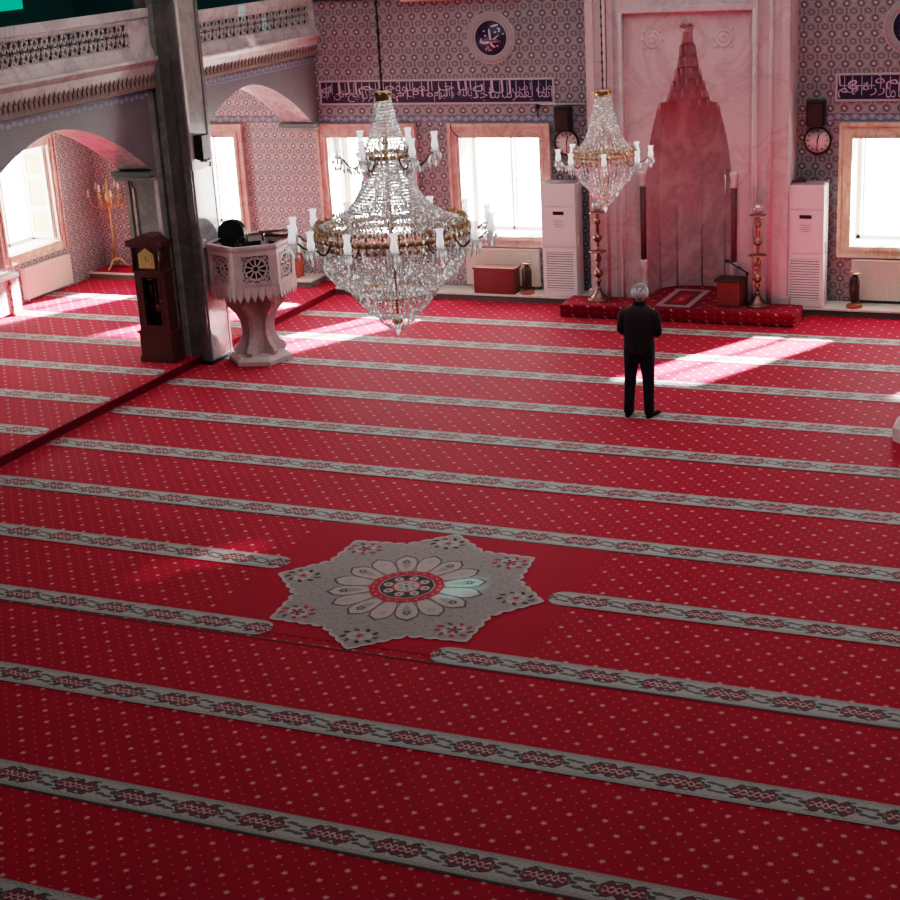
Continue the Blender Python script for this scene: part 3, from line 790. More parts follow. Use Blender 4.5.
def gallery_front(y0, y1, zs, name_lab, panels):
    zb, zf, zc0, zc1, zr0, zr1 = zs  # band bottom, fringe bottom, cornice bottom, cornice top, lattice?, top
    t = thing('gallery_parapet', name_lab, 'parapet', (XG, y0, zf), 0, None)
    L = y1 - y0; b = MB(); o = lambda x, y, z: (x, y, z - zf)
    # fringe of little pendants
    f = MB(); H = zc0 - zf
    f.prism([(-.5, 0), (.0, 0), (.035, H * .4), (.05, H), (-.5, H)], (0, 0, 0), (1, 0, 0), (0, 0, 1), (0, L, 0), 'gfr')
    n = int(L / .1)
    for i in range(n):      # little carved merlons, every other one with a tall finial
        y = (i + .5) * L / n; w_ = L / n * .5
        k = 1.0 if i % 2 else .8
        f.prism([(y - w_, 0), (y + w_, 0), (y + w_ * .95, H * .35), (y + w_ * .45, H * .55), (y + w_ * .62, H * .8), (y, H * 1.08 * k + .02), (y - w_ * .62, H * .8), (y - w_ * .45, H * .55), (y - w_ * .95, H * .35)], (.052, 0, 0), (0, 1, 0), (0, 0, 1), (.018, 0, 0), 'gfr2')
        f.lathe([(.004, H * .62), (.014, H * .45), (.004, H * .2)], 'gfr', (.070, y, 0), 6, smooth=False)
        if i % 2 == 0: f.lathe([(.009, 0), (.013, .03), (.003, .10)], 'gfr2', (.066, y, H * .8), 5, smooth=False)
    f.build('fringe', t)
    z0, z1 = zc0 - zf, zc1 - zf; h = z1 - z0
    b.prism([(-.5, z0), (.05, z0), (.07, z0 + h * .2), (.10, z0 + h * .55), (.16, z0 + h * .85), (.165, z1), (-.5, z1)], (0, 0, 0), (1, 0, 0), (0, 0, 1), (0, L, 0), 'gal_white')
    b.build('cornice', t)
    zr = zr1 - zf
    r = MB(); r.box((-.02, 0, z1), (.10, L, z1 + .10), 'gal_white', bev=.006); r.box((-.0, 0, z1 + .10), (.07, L, z1 + .16), 'gal_white')
    r.box((-.02, 0, zr - .12), (.08, L, zr), 'gal_white', bev=.01); r.box((.0, 0, zr - .16), (.06, L, zr - .12), 'gal_white')
    ends = [0.0] + [q - y0 for pq in panels for q in pq] + [L]
    for e0, e1 in zip(ends[::2], ends[1::2]): r.box((-.0, e0, z1 + .16), (.06, e1, zr - .16), 'gal_white')
    r.build('rail', t)
    la, lb_ = z1 + .16, zr - .16
    for (pa, pb) in panels:
        l = MB(); pa -= y0; pb -= y0; W_ = pb - pa; hh = lb_ - la
        nn = max(1, round(W_ / .2)); st = W_ / nn
        def bar(ya, za, yb_, zb_, w):
            d = Vector((0, yb_ - ya, zb_ - za)).normalized(); q = Vector((0, -d.z, d.y)) * w
            A, B = Vector((.03, ya, za)), Vector((.03, yb_, zb_)); X = Vector((.025, 0, 0))
            l.add([A - q - X, A + q - X, B + q - X, B - q - X, A - q + X, A + q + X, B + q + X, B - q + X], [(0, 1, 2, 3), (7, 6, 5, 4), (0, 4, 5, 1), (2, 6, 7, 3), (1, 5, 6, 2), (0, 3, 7, 4)], 'gal_white')
        # slanting ribs, clipped to the panel
        for i in range(-2, 2 * nn + 1):
            for sg in (1, -1):
                ya = pa + i * st / 2; yb_ = ya + st; za, zb_ = (la, lb_) if sg > 0 else (lb_, la)
                t0 = max(0.0, (pa - ya) / st); t1 = min(1.0, (pb - ya) / st)
                if t1 - t0 > .02: bar(ya + st * t0, za + (zb_ - za) * t0, ya + st * t1, za + (zb_ - za) * t1, .0085)
        def hole_shade(cy, cz, ry, rz, n=10):  # flat dark disc painted for the shade inside a pierced opening
            P_ = [(.0562, cy + ry * math.cos(2 * PI * k / n), cz + rz * math.sin(2 * PI * k / n)) for k in range(n)]
            l.add(P_, [tuple(range(n))], 'kursu_dark')
        for i in range(nn):
            y = pa + (i + .5) * st
            hole_shade(y, lb_ - .045, .034, .026); hole_shade(y - st * .12, la + .045, .034, .026)
            hole_shade(y, la + hh * .5, .020, .042, 6); hole_shade(y + st * .5, la + hh * .5, .026, .014, 4)
            hole_shade(y + st * .5, la + hh * .80, .012, .014, 6); hole_shade(y + st * .5, la + hh * .20, .012, .014, 6)
        bar(pa, la + .008, pb, la + .008, .012); bar(pa, lb_ - .008, pb, lb_ - .008, .012)
        bar(pa, la, pa, lb_, .02); bar(pb, la, pb, lb_, .02)
        l.add([(.02, pa, la), (.02, pb, la), (.02, pb, lb_), (.02, pa, lb_)], [(0, 1, 2, 3)], 'lat_back')
        l.build('lattice', t)
    return t
M['lat_back'] = plain('lattice_recess', rgb(112, 106, 106), .7); M['gfr'] = plain('fringe_ground', rgb(150, 138, 136), .5, var=.2, scale=20); M['gfr2'] = plain('fringe_pendants', rgb(118, 96, 92), .5, var=.2, scale=20)
a1 = arcade(10.2, 18.57, 14.5, 18.48, 3.94, 3.82)
a1.box((XG - .55, 10.2, 0), (XG, 14.5, 2.83), 'pier')
a2 = arcade(19.30, YW, 19.36, 23.26, 3.91, 3.79)
M['vband'] = scroll('blue_border_band_v', 2, rgb(78, 82, 96), rgb(134, 138, 150), .2, 0, 1)
struct('wall_arcade', a1, label='grey tiled arcade wall carrying the gallery left of the pier')
struct('wall_arcade', a2, label='grey tiled arcade wall carrying the gallery right of the pier')
gallery_front(10.2, 18.70, (3.83, 3.94, 4.11, 4.36, 0, 5.0), 'white marble gallery parapet with pierced lattice left of the pier', [(10.5, 14.3), (14.6, 18.20)])
gallery_front(19.30, YW - .002, (3.80, 3.91, 4.05, 4.25, 0, 4.87), 'white marble gallery parapet with pierced lattice right of the pier', [(19.62, 23.3)])
b = MB(); b.box((XL, 10.2, 3.95), (XG - .5, YW, 4.2), 'gal_white')
struct('floor_gallery', b, label='gallery floor slab above the raised area')
b = MB(); b.box((XL + .03, 21.35, 4.88), (XL + .06, 22.05, 5.9), 'green_glow'); b.box((XL + .002, 21.2, 4.78), (XL + .05, 22.2, 6.0), 'teal_dark')
tag(b.build('green_glass_panel'), 'green lit glass panel high on the dark gallery wall', 'glass panel')

# imposts
for nm, y0, y1, lab in (('impost_block', 18.36, 18.55, 'teal marble impost slab below the left gallery arch'), ('impost_block', 23.20, YW - .001, 'teal marble impost slab where the right arch meets the tiled wall')):
    b = MB(); b.box((XG - .62, y0, 2.76), (XG + .03, y1, 2.83), 'teal', bev=.012); b.box((XG - .58, y0 + .04, 2.70), (XG + .03, y1 - (.04 if y0 < 20 else 0), 2.75), 'pier')
    tag(b.build(nm), lab, 'impost')

# ---------------------------------------------------------------- the great pier
t = thing('marble_pier', 'massive grey marble pier rising past the gallery beside the tall clock', 'pier', (-12.6, 18.7, 0))
def PB(x0, x1, y0, y1, z0, z1, m, mb, bev=0): mb.box((x0 + 12.6, y0 - 18.7, z0), (x1 + 12.6, y1 - 18.7, z1), m, bev=bev)
s = MB()
PB(-12.68, -12.08, 18.74, 19.27, 0, ZC - .002, 'pier_dark', s)
for x0, x1, d, mm in ((-12.70, -12.62, .03, 'pier_dark'), (-12.50, -12.42, .035, 'pier'), (-12.18, -12.07, .04, 'pier_dark')): PB(x0, x1, 18.74 - d, 18.75, 0, ZC - .002, mm, s)
s.build('shaft', t)
s = MB()
# right face: polished lighter slabs within a moulded frame
PB(-12.09, -12.062, 18.72, 19.28, 2.78, ZC - .002, 'pier', s); PB(-12.062, -12.045, 18.72, 18.78, 2.78, ZC - .002, 'gal_white', s); PB(-12.062, -12.045, 19.21, 19.28, 2.78, ZC - .002, 'pier_dark', s)
s.build('upper_facing', t)
s = MB(); M['pier_polish'] = marble('polished_grey_marble', rgb(158, 156, 158), rgb(205, 202, 204), .09, .8, 1.6, .4)
PB(-12.09, -12.058, 18.74, 19.28, .0, 2.78, 'pier_polish', s); PB(-12.058, -12.05, 19.24, 19.28, .0, 2.78, 'pier_dark', s); PB(-12.058, -12.05, 18.74, 18.79, .0, 2.78, 'pier_polish', s)
s.build('lower_facing', t)
s = MB()
PB(-13.10, -12.56, 18.58, 19.29, 0, 3.92, 'pier', s)
PB(-13.10, -13.03, 18.555, 18.58, .1, 2.70, 'pier', s); PB(-12.99, -12.96, 18.565, 18.58, .1, 2.70, 'gal_white', s); PB(-12.60, -12.55, 18.555, 18.58, .1, 2.70, 'gal_white', s)
PB(-13.03, -12.60, 18.565, 18.58, 2.58, 2.70, 'pier', s)
s.build('side_pilaster', t)
s = MB(); PB(-12.70, -12.03, 18.68, 19.30, 0, .05, 'black', s); s.build('plinth', t)
# fittings on the pier
t = thing('wall_speaker', 'small dark speaker fixed to the side of the grey pier', 'speaker', (-12.045, 18.95, 3.1))
b = MB(); b.box((0, -.13, -.17), (.13, .09, .17), 'black', bev=.012); b.build('cabinet', t)
b = MB(); b.tube([(-.0, .08, .02), (.05, .14, .02), (.05, .18, -.02)], .012, 'chain', 6); b.build('bracket', t)
b = MB(); b.box((-12.045, 19.04, 2.86), (-12.0, 19.16, 2.97), 'white', bev=.006); b.box((-12.0, 19.07, 2.89), (-11.99, 19.13, 2.94), 'text_grey')
tag(b.build('junction_box'), 'small white junction box on the grey pier below its speaker', 'box')
b = MB(); b.box((-12.045, 18.76, 1.70), (-12.02, 18.84, 1.82), 'white', bev=.006); b.box((-12.02, 18.78, 1.74), (-12.012, 18.82, 1.78), 'text_grey')
tag(b.build('wall_socket'), 'small white socket low on the grey pier above the pulpit', 'socket')

# ---------------------------------------------------------------- longcase clock
t = thing('longcase_clock', 'dark mahogany longcase clock standing against the grey pier', 'clock', (-12.69, 18.40, ZP))
w = .29
b = MB(); b.box((-w, -.14, 0), (w, .14, .08), 'wood_dark', bev=.01); b.box((-w + .02, -.12, .08), (w - .02, .13, .42), 'wood_dark', bev=.008); b.box((-w, -.135, .42), (w, .135, .46), 'wood_dark', bev=.01); b.build('base', t)
b = MB()
b.box((-.25, -.10, .46), (-.17, .12, 1.30), 'wood_dark'); b.box((.17, -.10, .46), (.25, .12, 1.30), 'wood_dark'); b.box((-.17, .06, .46), (.17, .12, 1.30), 'black')
b.box((-.17, -.10, .46), (.17, -.05, .50), 'wood_dark'); b.build('case', t)
d = MB(); d.box((-.17, -.105, .50), (-.13, -.085, 1.30), 'wood_dark'); d.box((.13, -.105, .50), (.17, -.085, 1.30), 'wood_dark'); d.box((-.13, -.105, .50), (.13, -.085, .54), 'wood_dark'); d.box((-.13, -.105, 1.24), (.13, -.085, 1.30), 'wood_dark')
do = d.build('door', t); d = MB(); d.lathe([(.012, 0), (.012, .02)], 'brass', (.15, -.11, .9), 8, mat4=None); d.build('knob', do)
p = MB(); p.tube([(.02, -.02, 1.26), (.02, -.02, .80)], .008, 'brass', 6); p.lathe([(.055, -.008), (.055, .008)], 'brass', n=20, mat4=Matrix.Translation((.02, -.025, .78)) @ Matrix.Rotation(PI / 2, 4, 'X')); p.build('pendulum', t)
p = MB(); p.tube([(-.06, -.02, 1.26), (-.06, -.02, 1.1)], .004, 'brass', 5); p.tube([(.0, -.03, 1.20), (-.09, -.03, 1.20)], .014, 'white', 6); p.lathe([(.02, .95), (.02, 1.12)], 'brass_dark', (-.05, -.02, 0), 10); p.build('weight', t)
h = MB(); h.box((-.27, -.13, 1.30), (.27, .13, 1.34), 'wood_dark', bev=.008); h.box((-.25, -.11, 1.34), (.25, .12, 1.68), 'wood_dark')
for s_ in (-1, 1): h.tube([(s_ * .23, -.12, 1.34), (s_ * .23, -.12, 1.66)], .02, 'wood_dark', 8)
top = [(-.30, 1.68), (.30, 1.68), (.31, 1.76), (.27, 1.735), (.20, 1.77), (.12, 1.83), (.05, 1.85), (-.05, 1.85), (-.12, 1.83), (-.20, 1.77), (-.27, 1.735), (-.31, 1.76)]
h.prism(top, (0, -.15, 0), (1, 0, 0), (0, 0, 1), (0, .29, 0), 'wood_dark'); h.build('hood', t)
f = MB(); pts = [(-.13, 1.38), (.13, 1.38), (.13, 1.58), (.07, 1.62), (0, 1.67), (-.07, 1.62), (-.13, 1.58)]
f.prism(pts, (0, -.125, 0), (1, 0, 0), (0, 0, 1), (0, .015, 0), 'dial_gold'); fo = f.build('dial', t)
f = MB(); f.lathe([(.10, 0), (.10, .004), (.085, .004), (.085, 0)], 'dial_gold', n=24, cap=False, mat4=Matrix.Translation((0, -.126, 1.49)) @ Matrix.Rotation(PI / 2, 4, 'X')); f.box((-.004, -.136, 1.49), (.004, -.132, 1.56), 'black'); f.box((0, -.136, 1.486), (.05, -.132, 1.494), 'black'); f.build('hands', fo)

# ---------------------------------------------------------------- marble pulpit
t = thing('marble_pulpit', 'small carved white marble pulpit of six sides beside the grey pier', 'pulpit', (-11.49, 19.13, 0), math.radians(36))
def hexp(r, a0=0.): return [(r * math.cos(a0 + PI / 3 * i), r * math.sin(a0 + PI / 3 * i)) for i in range(6)]
b = MB(); b.lathe([(.47, 0), (.47, .06), (.43, .10), (.40, .12)], 'kursu', n=6, smooth=False, a0=-math.radians(20)); b.build('plinth', t)
b = MB(); b.lathe([(.15, .12), (.17, .16), (.15, .2), (.14, .28), (.13, .90), (.16, .98), (.24, 1.05), (.34, 1.12)], 'kursu', n=6, smooth=False)
for i in range(6):
    a = PI / 6 + PI / 3 * i; R_ = Matrix.Rotation(a, 4, 'Z'); q = MB(); q.box((.12, -.05, .2), (.155, .05, .95), 'kursu'); b.add([R_ @ Vector(v) for v in q.v], q.f, 'kursu')
b.build('stem', t)
for i in range(6):
    a = PI / 3 * i; R_ = Matrix.Rotation(a, 4, 'Z'); q = MB()
    prof = [(.10, .12), (.36, .12), (.385, .18), (.36, .24), (.30, .28), (.25, .36), (.23, .46), (.25, .60), (.31, .72), (.40, .82), (.43, .89), (.41, .96), (.37, .94), (.40, 1.01), (.46, 1.11), (.10, 1.11)]
    q.prism(prof, (0, -.035, 0), (1, 0, 0), (0, 0, 1), (0, .07, 0), 'kursu')
    m = MB(); m.add([R_ @ Vector(v) for v in q.v], q.f, 'kursu'); m.build('scroll_bracket', t)
RB = .612
b = MB(); H0, H1 = .98, 1.68
b.lathe([(.42, 1.10), (RB, 1.13), (RB, 1.17)], 'kursu', n=6, smooth=False)
b.lathe([(RB - .02, 1.16), (RB, 1.16), (RB, 1.20)], 'kursu', n=6, smooth=False, cap=False)
b.lathe([(RB - .06, 1.68), (RB - .0, 1.68), (RB + .015, 1.72), (RB + .015, 1.76), (RB - .06, 1.76)], 'kursu', n=6, smooth=False, cap=False)
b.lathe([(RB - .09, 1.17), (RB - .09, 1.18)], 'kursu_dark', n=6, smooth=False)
ap = RB * math.cos(PI / 6); half = RB / 2
for i in range(6):
    a = PI / 6 + PI / 3 * i; R_ = Matrix.Rotation(a, 4, 'Z') ; q = MB()
    for x0, x1, z0, z1 in ((-half, -.20, 1.17, 1.69), (.20, half, 1.17, 1.69), (-.20, .20, 1.17, 1.23), (-.20, .20, 1.63, 1.69)): q.box((ap - .05, x0, z0), (ap, x1, z1), 'kursu')
    for x0, x1, z0, z1 in ((-.205, -.185, 1.225, 1.635), (.185, .205, 1.225, 1.635), (-.2, .2, 1.225, 1.24), (-.2, .2, 1.62, 1.635)): q.box((ap, x0, z0), (ap + .008, x1, z1), 'kursu')
    b.add([R_ @ Vector(v) for v in q.v], q.f, 'kursu')
b.build('parapet', t)
for i in range(6):
    a = PI / 6 + PI / 3 * i; R_ = Matrix.Rotation(a, 4, 'Z'); q = MB(); zc = 1.43; xx = ap - .022
    def cb(y0, z0, y1, z1, w=.009):
        d = Vector((0, y1 - y0, z1 - z0)).normalized(); u = Vector((0, -d.z, d.y)) * w; A, B = Vector((xx, y0, z0)), Vector((xx, y1, z1)); X = Vector((.015, 0, 0))
        q.add([A - u - X, A + u - X, B + u - X, B - u - X, A - u + X, A + u + X, B + u + X, B - u + X], [(0, 1, 2, 3), (7, 6, 5, 4), (0, 4, 5, 1), (2, 6, 7, 3), (1, 5, 6, 2), (0, 3, 7, 4)], 'kursu')
    N_ = 10
    for k in range(4):      # square star strapwork around the rosette
        c0, s0 = math.cos(PI / 2 * k), math.sin(PI / 2 * k)
        for p0, p1 in (((-.19, .08), (.08, .19)), ((-.08, .19), (.19, .08)), ((.10, .10), (.195, .195))):
            cb(p0[0] * c0 - p0[1] * s0, zc + (p0[0] * s0 + p0[1] * c0) * 1.0, p1[0] * c0 - p1[1] * s0, zc + (p1[0] * s0 + p1[1] * c0) * 1.0, .0075)
    for rr in (.045, .16):
        P_ = [(rr * (1.0 if k % 2 or rr != .10 else .8) * math.cos(2 * PI * k / 20), zc + rr * 1.02 * (1.0 if k % 2 or rr != .10 else .8) * math.sin(2 * PI * k / 20)) for k in range(20)]
        for k in range(20): cb(*P_[k], *P_[(k + 1) % 20], .008)
    for k in range(N_):
        an = 2 * PI * (k + .5) / N_; c_, s__ = math.cos(an), math.sin(an)
        cb(.05 * c_, zc + .05 * s__, .165 * c_, zc + .165 * s__, .009)
    for sy in (-1, 1):
        for sz in (-1, 1): cb(sy * .12, zc + sz * .14, sy * .19, zc + sz * .195, .014); cb(sy * .19, zc + sz * .10, sy * .11, zc + sz * .195, .010)
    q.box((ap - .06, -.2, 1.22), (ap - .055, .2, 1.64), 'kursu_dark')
    m = MB(); 
    for f_, mi in zip(q.f, q.mi): m.add([R_ @ Vector(q.v[k]) for k in f_], [tuple(range(len(f_)))], q.mats[mi])
    m.build('pierced_panel', t)
b = MB()
for i in range(6):
    a = PI / 6 + PI / 3 * i; R_ = Matrix.Rotation(a, 4, 'Z')
    for k in range(6):
        y = -half + (k + .5) * RB / 6; w_ = RB / 12 * .92; q = MB()
        q.prism([(y - w_, 1.18), (y + w_, 1.18), (y + w_, 1.06), (y + w_ * .5, 1.01), (y, .96), (y - w_ * .5, 1.01), (y - w_, 1.06)], (ap - .02, 0, 0), (0, 1, 0), (0, 0, 1), (.03, 0, 0), 'kursu')
        b.add([R_ @ Vector(v) for v in q.v], q.f, 'kursu')
b.build('fringe', t)
# things on the pulpit
t = thing('padded_backrest', 'rounded black padded backrest rising out of the marble pulpit', 'backrest', (-11.80, 19.2, 1.09))
b = MB(); pts = [(-.22, .55)] + [(.22 * -math.cos(PI * i / 14) , .72 + .22 * math.sin(PI * i / 14)) for i in range(15)] + [(.22, .55)]
b.prism(pts, (0, -.05, 0), (1, 0, 0), (0, 0, 1), (0, .10, 0), 'black'); o = b.build('cushion', t); mo = o.modifiers.new('bev', 'BEVEL'); mo.width = .03; mo.segments = 3
b = MB(); b.box((-.2, -.06, 0), (.2, .06, .05), 'black', bev=.01); b.box((-.03, -.02, .05), (.03, .02, .56), 'black'); b.build('support', t)
t = thing('book_rest', 'slanted wooden book rest on the right rim of the marble pulpit', 'book rest', (-11.10, 19.22, 1.761), math.radians(25))
b = MB(); R_ = Matrix.Rotation(math.radians(-14), 4, 'X'); 
for x0, x1 in ((-.24, 0), (0, .24)):
    q = MB(); q.box((x0, -.15, .10), (x1 - .005, .15, .12), 'wood_mid', bev=.004); b.add([R_ @ Vector(v) for v in q.v], q.f, 'wood_mid')
b.build('board', t); b = MB(); b.box((-.2, -.1, 0), (-.17, .1, .1), 'wood_mid'); b.box((.17, -.1, 0), (.2, .1, .1), 'wood_mid'); b.tube([(-.18, 0, .05), (.18, 0, .05)], .012, 'wood_mid', 6); b.build('stand', t)
t = thing('desk_microphone', 'small black microphone beside the book rest on the marble pulpit', 'microphone', (-11.42, 18.70, 1.761))
b = MB(); b.lathe([(.05, 0), (.05, .015), (.02, .03)], 'black', n=12); b.build('base', t)
b = MB(); b.tube([(0, 0, .02), (-.02, 0, .07), (.05, .02, .10)], .008, 'black', 6); b.build('neck', t)
b = MB(); b.ball((.075, .025, .11), .024, 'black', 10, 6, (1.4, 1, 1)); b.build('head', t)

# ---------------------------------------------------------------- floor air conditioners
def ac(x0, x1, ztop, lab):
    t = thing('floor_air_conditioner', lab, 'air conditioner', ((x0 + x1) / 2, 23.02, .125), 0, 'white cabinet air conditioners')
    w = (x1 - x0) / 2; H = ztop - .125; D = .36
    b = MB(); b.box((-w, .02, 0), (w, D, H - .02), 'ac_side', bev=.01); b.box((-w + .02, .04, H - .02), (w - .02, D - .02, H), 'ac_gap'); b.build('cabinet', t)
    f = MB(); f.box((-w, 0, H * .80), (w, .022, H - .01), 'ac', bev=.006); f.build('top_panel', t)
    f = MB(); f.box((-w, 0, H * .445), (w, .022, H * .792), 'ac', bev=.006); fo = f.build('middle_panel', t)
    f = MB(); f.box((-.09, -.004, H * .725), (.09, .001, H * .755), 'black', bev=.001); f.build('display', fo)
    f = MB(); f.box((-.10, -.003, H * .61), (.10, .001, H * .685), 'paper')
    for i, ww in enumerate((.075, .06, .08, .05)):
        zz = H * (.672 - i * .017); f.box((-ww, -.004, zz), (ww, -.0025, zz + .007), 'text_grey')
    f.build('sticker', fo)
    f = MB(); f.box((-w, 0, .02), (w, .022, .10), 'ac', bev=.004); f.box((-w, .0, .10), (-w + .055, .022, H * .437), 'ac'); f.box((w - .055, .0, .10), (w, .022, H * .437), 'ac'); f.box((-w + .05, .0, H * .40), (w - .05, .022, H * .437), 'ac')
    f.box((-w + .05, .016, .10), (w - .05, .021, H * .40), 'ac_gap')
    n = 16; z0, z1 = .10, H * .40
    for i in range(n):
        z = z0 + (z1 - z0) * (i + .5) / n; q = .013
        f.add([(-w + .05, .018, z + q), (w - .05, .018, z + q), (w - .05, -.004, z - q * .5), (-w + .05, -.004, z - q * .5), (-w + .05, .018, z - q), (w - .05, .018, z - q)], [(0, 1, 2, 3), (3, 2, 5, 4)], 'ac')
    f.build('grille', t)
    f = MB(); f.tube([(w + .012, .10, H * .44), (w + .012, .10, H * .53)], .012, 'white', 6); f.build('side_catch', t)
    return t
ac(-8.50, -7.94, 1.93, 'white floor standing air conditioner left of the mihrab, half behind the smaller chandelier')
ac(-4.65, -4.11, 1.96, 'white floor standing air conditioner right of the mihrab below the clock')
t = thing('remote_control', 'dark remote control lying on the right air conditioner', 'remote', (-4.52, 23.2, 1.96))
b = MB(); b.box((-.10, -.03, 0), (.10, .03, .03), 'wood_red', bev=.008); b.box((.02, -.02, .03), (.12, .02, .045), 'black', bev=.004); b.build('case', t)

# ---------------------------------------------------------------- speakers and clocks on the wall
def wallset(x, zc, zs, lab1, lab2, hands):
    t = thing('wall_speaker', lab1, 'speaker', (x - .01, YW, zs), 0)
    b = MB(); b.box((-.13, -.22, -.19), (.13, -.04, .19), 'black', bev=.02); b.box((-.10, -.225, -.15), (.10, -.218, .15), 'chain'); b.build('cabinet', t)
    b = MB(); b.box((-.04, -.05, -.05), (.04, 0, .05), 'chain'); b.build('bracket', t); b = MB(); b.tube([(-.12, -.02, .19), (-.16, -.02, -.1), (-.13, -.02, -.25)], .006, 'conduit', 5); b.build('cable', t)
    t = thing('wall_clock', lab2, 'clock', (x, YW, zc), 0); X = Matrix.Rotation(PI / 2, 4, 'X')
    b = MB(); b.lathe([(.20, 0), (.20, .04), (.19, .05), (.178, .045), (.178, .03)], 'black', n=36, mat4=X, cap=False); b.build('rim', t)
    b = MB(); b.lathe([(.178, .03), (.178, .034)], 'dial', n=36, mat4=X)
    for i in range(12):
        a = PI * i / 6; R_ = Matrix.Rotation(a, 4, 'Y'); q = MB(); q.box((-.006, -.0365, .125), (.006, -.034, .158), 'black'); b.add([R_ @ Vector(v) for v in q.v], q.f, 'black')
    do = b.build('dial', t)
    for a, l, w in hands:
        q = MB(); q.box((-w, -.042, -.03), (w, -.038, l), 'black'); R_ = Matrix.Rotation(math.radians(a), 4, 'Y'); h = MB(); h.add([R_ @ Vector(v) for v in q.v], q.f, 'black'); h.build('hand', do)
wallset(-4.31, 2.53, 2.94, 'black wall speaker above the clock right of the mihrab', 'round white wall clock right of the mihrab', [(15, .10, .008), (182, .145, .006)])
wallset(-8.20, 2.49, 2.87, 'black wall speaker left of the mihrab behind the smaller chandelier', 'round wall clock left of the mihrab, partly hidden by the smaller chandelier', [(15, .10, .008), (182, .145, .006)])

# ---------------------------------------------------------------- radiators
def radiator(loc, rz, L, H, lab, grp=None):
    t = thing('panel_radiator', lab, 'radiator', loc, rz, grp)
    b = MB(); n = int(L / .035)
    b.box((0, -.02, 0), (L, .0, H), 'radiator')
    for i in range(n): b.box((i * L / n + .006, -.035, .02), ((i + 1) * L / n - .006, -.018, H - .02), 'radiator')
    b.build('panel', t)
    b = MB(); b.box((-.01, -.04, H - .01), (L + .01, .06, H + .01), 'radiator', bev=.004); b.box((-.008, -.038, 0), (0, .06, H), 'radiator'); b.box((L, -.038, 0), (L + .008, .06, H), 'radiator'); b.build('casing', t)
    for q in (.94, .06):
        b = MB(); b.tube([(L * q, .02, 0), (L * q, .02, -.05)], .012, 'white', 6); b.build('pipe', t)
radiator((-9.97, 23.42, .175), 0, 1.25, .60, 'cream panel radiator behind the red brown chest')
radiator((-3.75, 23.42, .175), 0, 1.5, .60, 'cream ribbed radiator under the window right of the mihrab')
radiator((XL + .08, 21.06, .175), PI / 2, 1.26, .52, 'white radiator on the side wall under the open window')

# red brown chest and the two ledge stands
t = thing('wooden_chest', 'red brown wooden chest on the ledge before the radiator', 'chest', (-9.35, 23.14, .125))
b = MB(); b.box((-.35, -.13, 0), (.35, .13, .40), 'wood_red', bev=.008); b.build('body', t)
b = MB(); b.box((-.37, -.145, .40), (.37, .145, .43), 'wood_red', bev=.006); b.build('lid', t)
def ledge_stand(x, lab, h):
    t = thing('extinguisher_stand', lab, 'stand', (x, 23.14, .125))
    b = MB(); b.lathe([(.115, 0), (.12, .02), (.105, .045), (.06, .06), (.045, .08)], 'wood_orange', n=18); b.build('base', t)
    b = MB(); b.lathe([(.045, .08), (.075, .11), (.078, h - .12), (.05, h - .06), (.03, h - .03)], 'bottle', n=16); b.build('vessel', t)
    b = MB(); b.lathe([(.03, h - .03), (.095, h - .01), (.10, h), (.02, h + .005)], 'brass', n=16); b.build('cap', t)
ledge_stand(-8.83, 'dark turned vessel on a wooden foot beside the red brown chest', .50)
ledge_stand(-3.665, 'dark turned vessel on a wooden foot at the right radiator', .52)
t = thing('small_cabinet', 'small orange brown cabinet on the ledge between the pulpit and chandelier', 'cabinet', (-13.2, 23.2, ZP + .125))
b = MB(); b.box((-.22, -.12, 0), (.22, .12, .45), 'wood_orange', bev=.006); b.build('body', t); b = MB(); b.box((-.2, -.128, .03), (.2, -.118, .42), 'wood_orange', bev=.003); do = b.build('door', t)
b = MB(); b.ball((.16, -.135, .24), .012, 'brass'); b.build('knob', do)

# ---------------------------------------------------------------- candle stands beside the mihrab
def candle_stand(x, y, lab):
    t = thing('candle_stand', lab, 'candle stand', (x, y, .20), 0, 'tall brass candle stands')
    b = MB(); b.lathe([(.18, 0), (.18, .02), (.15, .035), (.12, .06), (.06, .12), (.035, .18), (.03, .22)], 'brass_dark', n=24); b.build('base', t)
    b = MB(); pr = [(.022, .22)]
    def knob(z, r): pr.extend([(.022, z - r * .9), (r * .8, z - r * .5), (r, z), (r * .8, z + r * .5), (.022, z + r * .9)])
    knob(.30, .045); knob(.42, .075); knob(.56, .04)
    pr.extend([(.05, .62), (.055, .66), (.03, .72), (.03, .76)])
    pr.extend([(.03, .76), (.022, .80)]); knob(.86, .03); knob(.97, .075)
    pr.extend([(.03, 1.05), (.028, 1.18)]); knob(1.22, .055); pr.extend([(.05, 1.29), (.022, 1.34), (.02, 1.37)])
    pr = sorted(pr, key=lambda q: q[1]); b.lathe(pr, 'brass', n=18); b.build('shaft', t)
    for z, r in ((.76, .135), (1.36, .125)):
        b = MB(); b.lathe([(.02, z - .01), (r, z - .004), (r, z + .008), (.03, z + .02)], 'brass', n=24); b.build('tray', t)
    b = MB(); b.lathe([(.012, 1.38)] + [(.075 * math.sin(PI * i / 10) + .004, 1.455 - .075 * math.cos(PI * i / 10)) for i in range(1, 10)] + [(.006, 1.53)], 'globe', n=18); b.build('glass_globe', t)
candle_stand(-7.46, 22.64, 'tall brass candle stand left of the mihrab under the smaller chandelier')
candle_stand(-5.01, 22.70, 'tall brass candle stand with glass globe right of the mihrab')

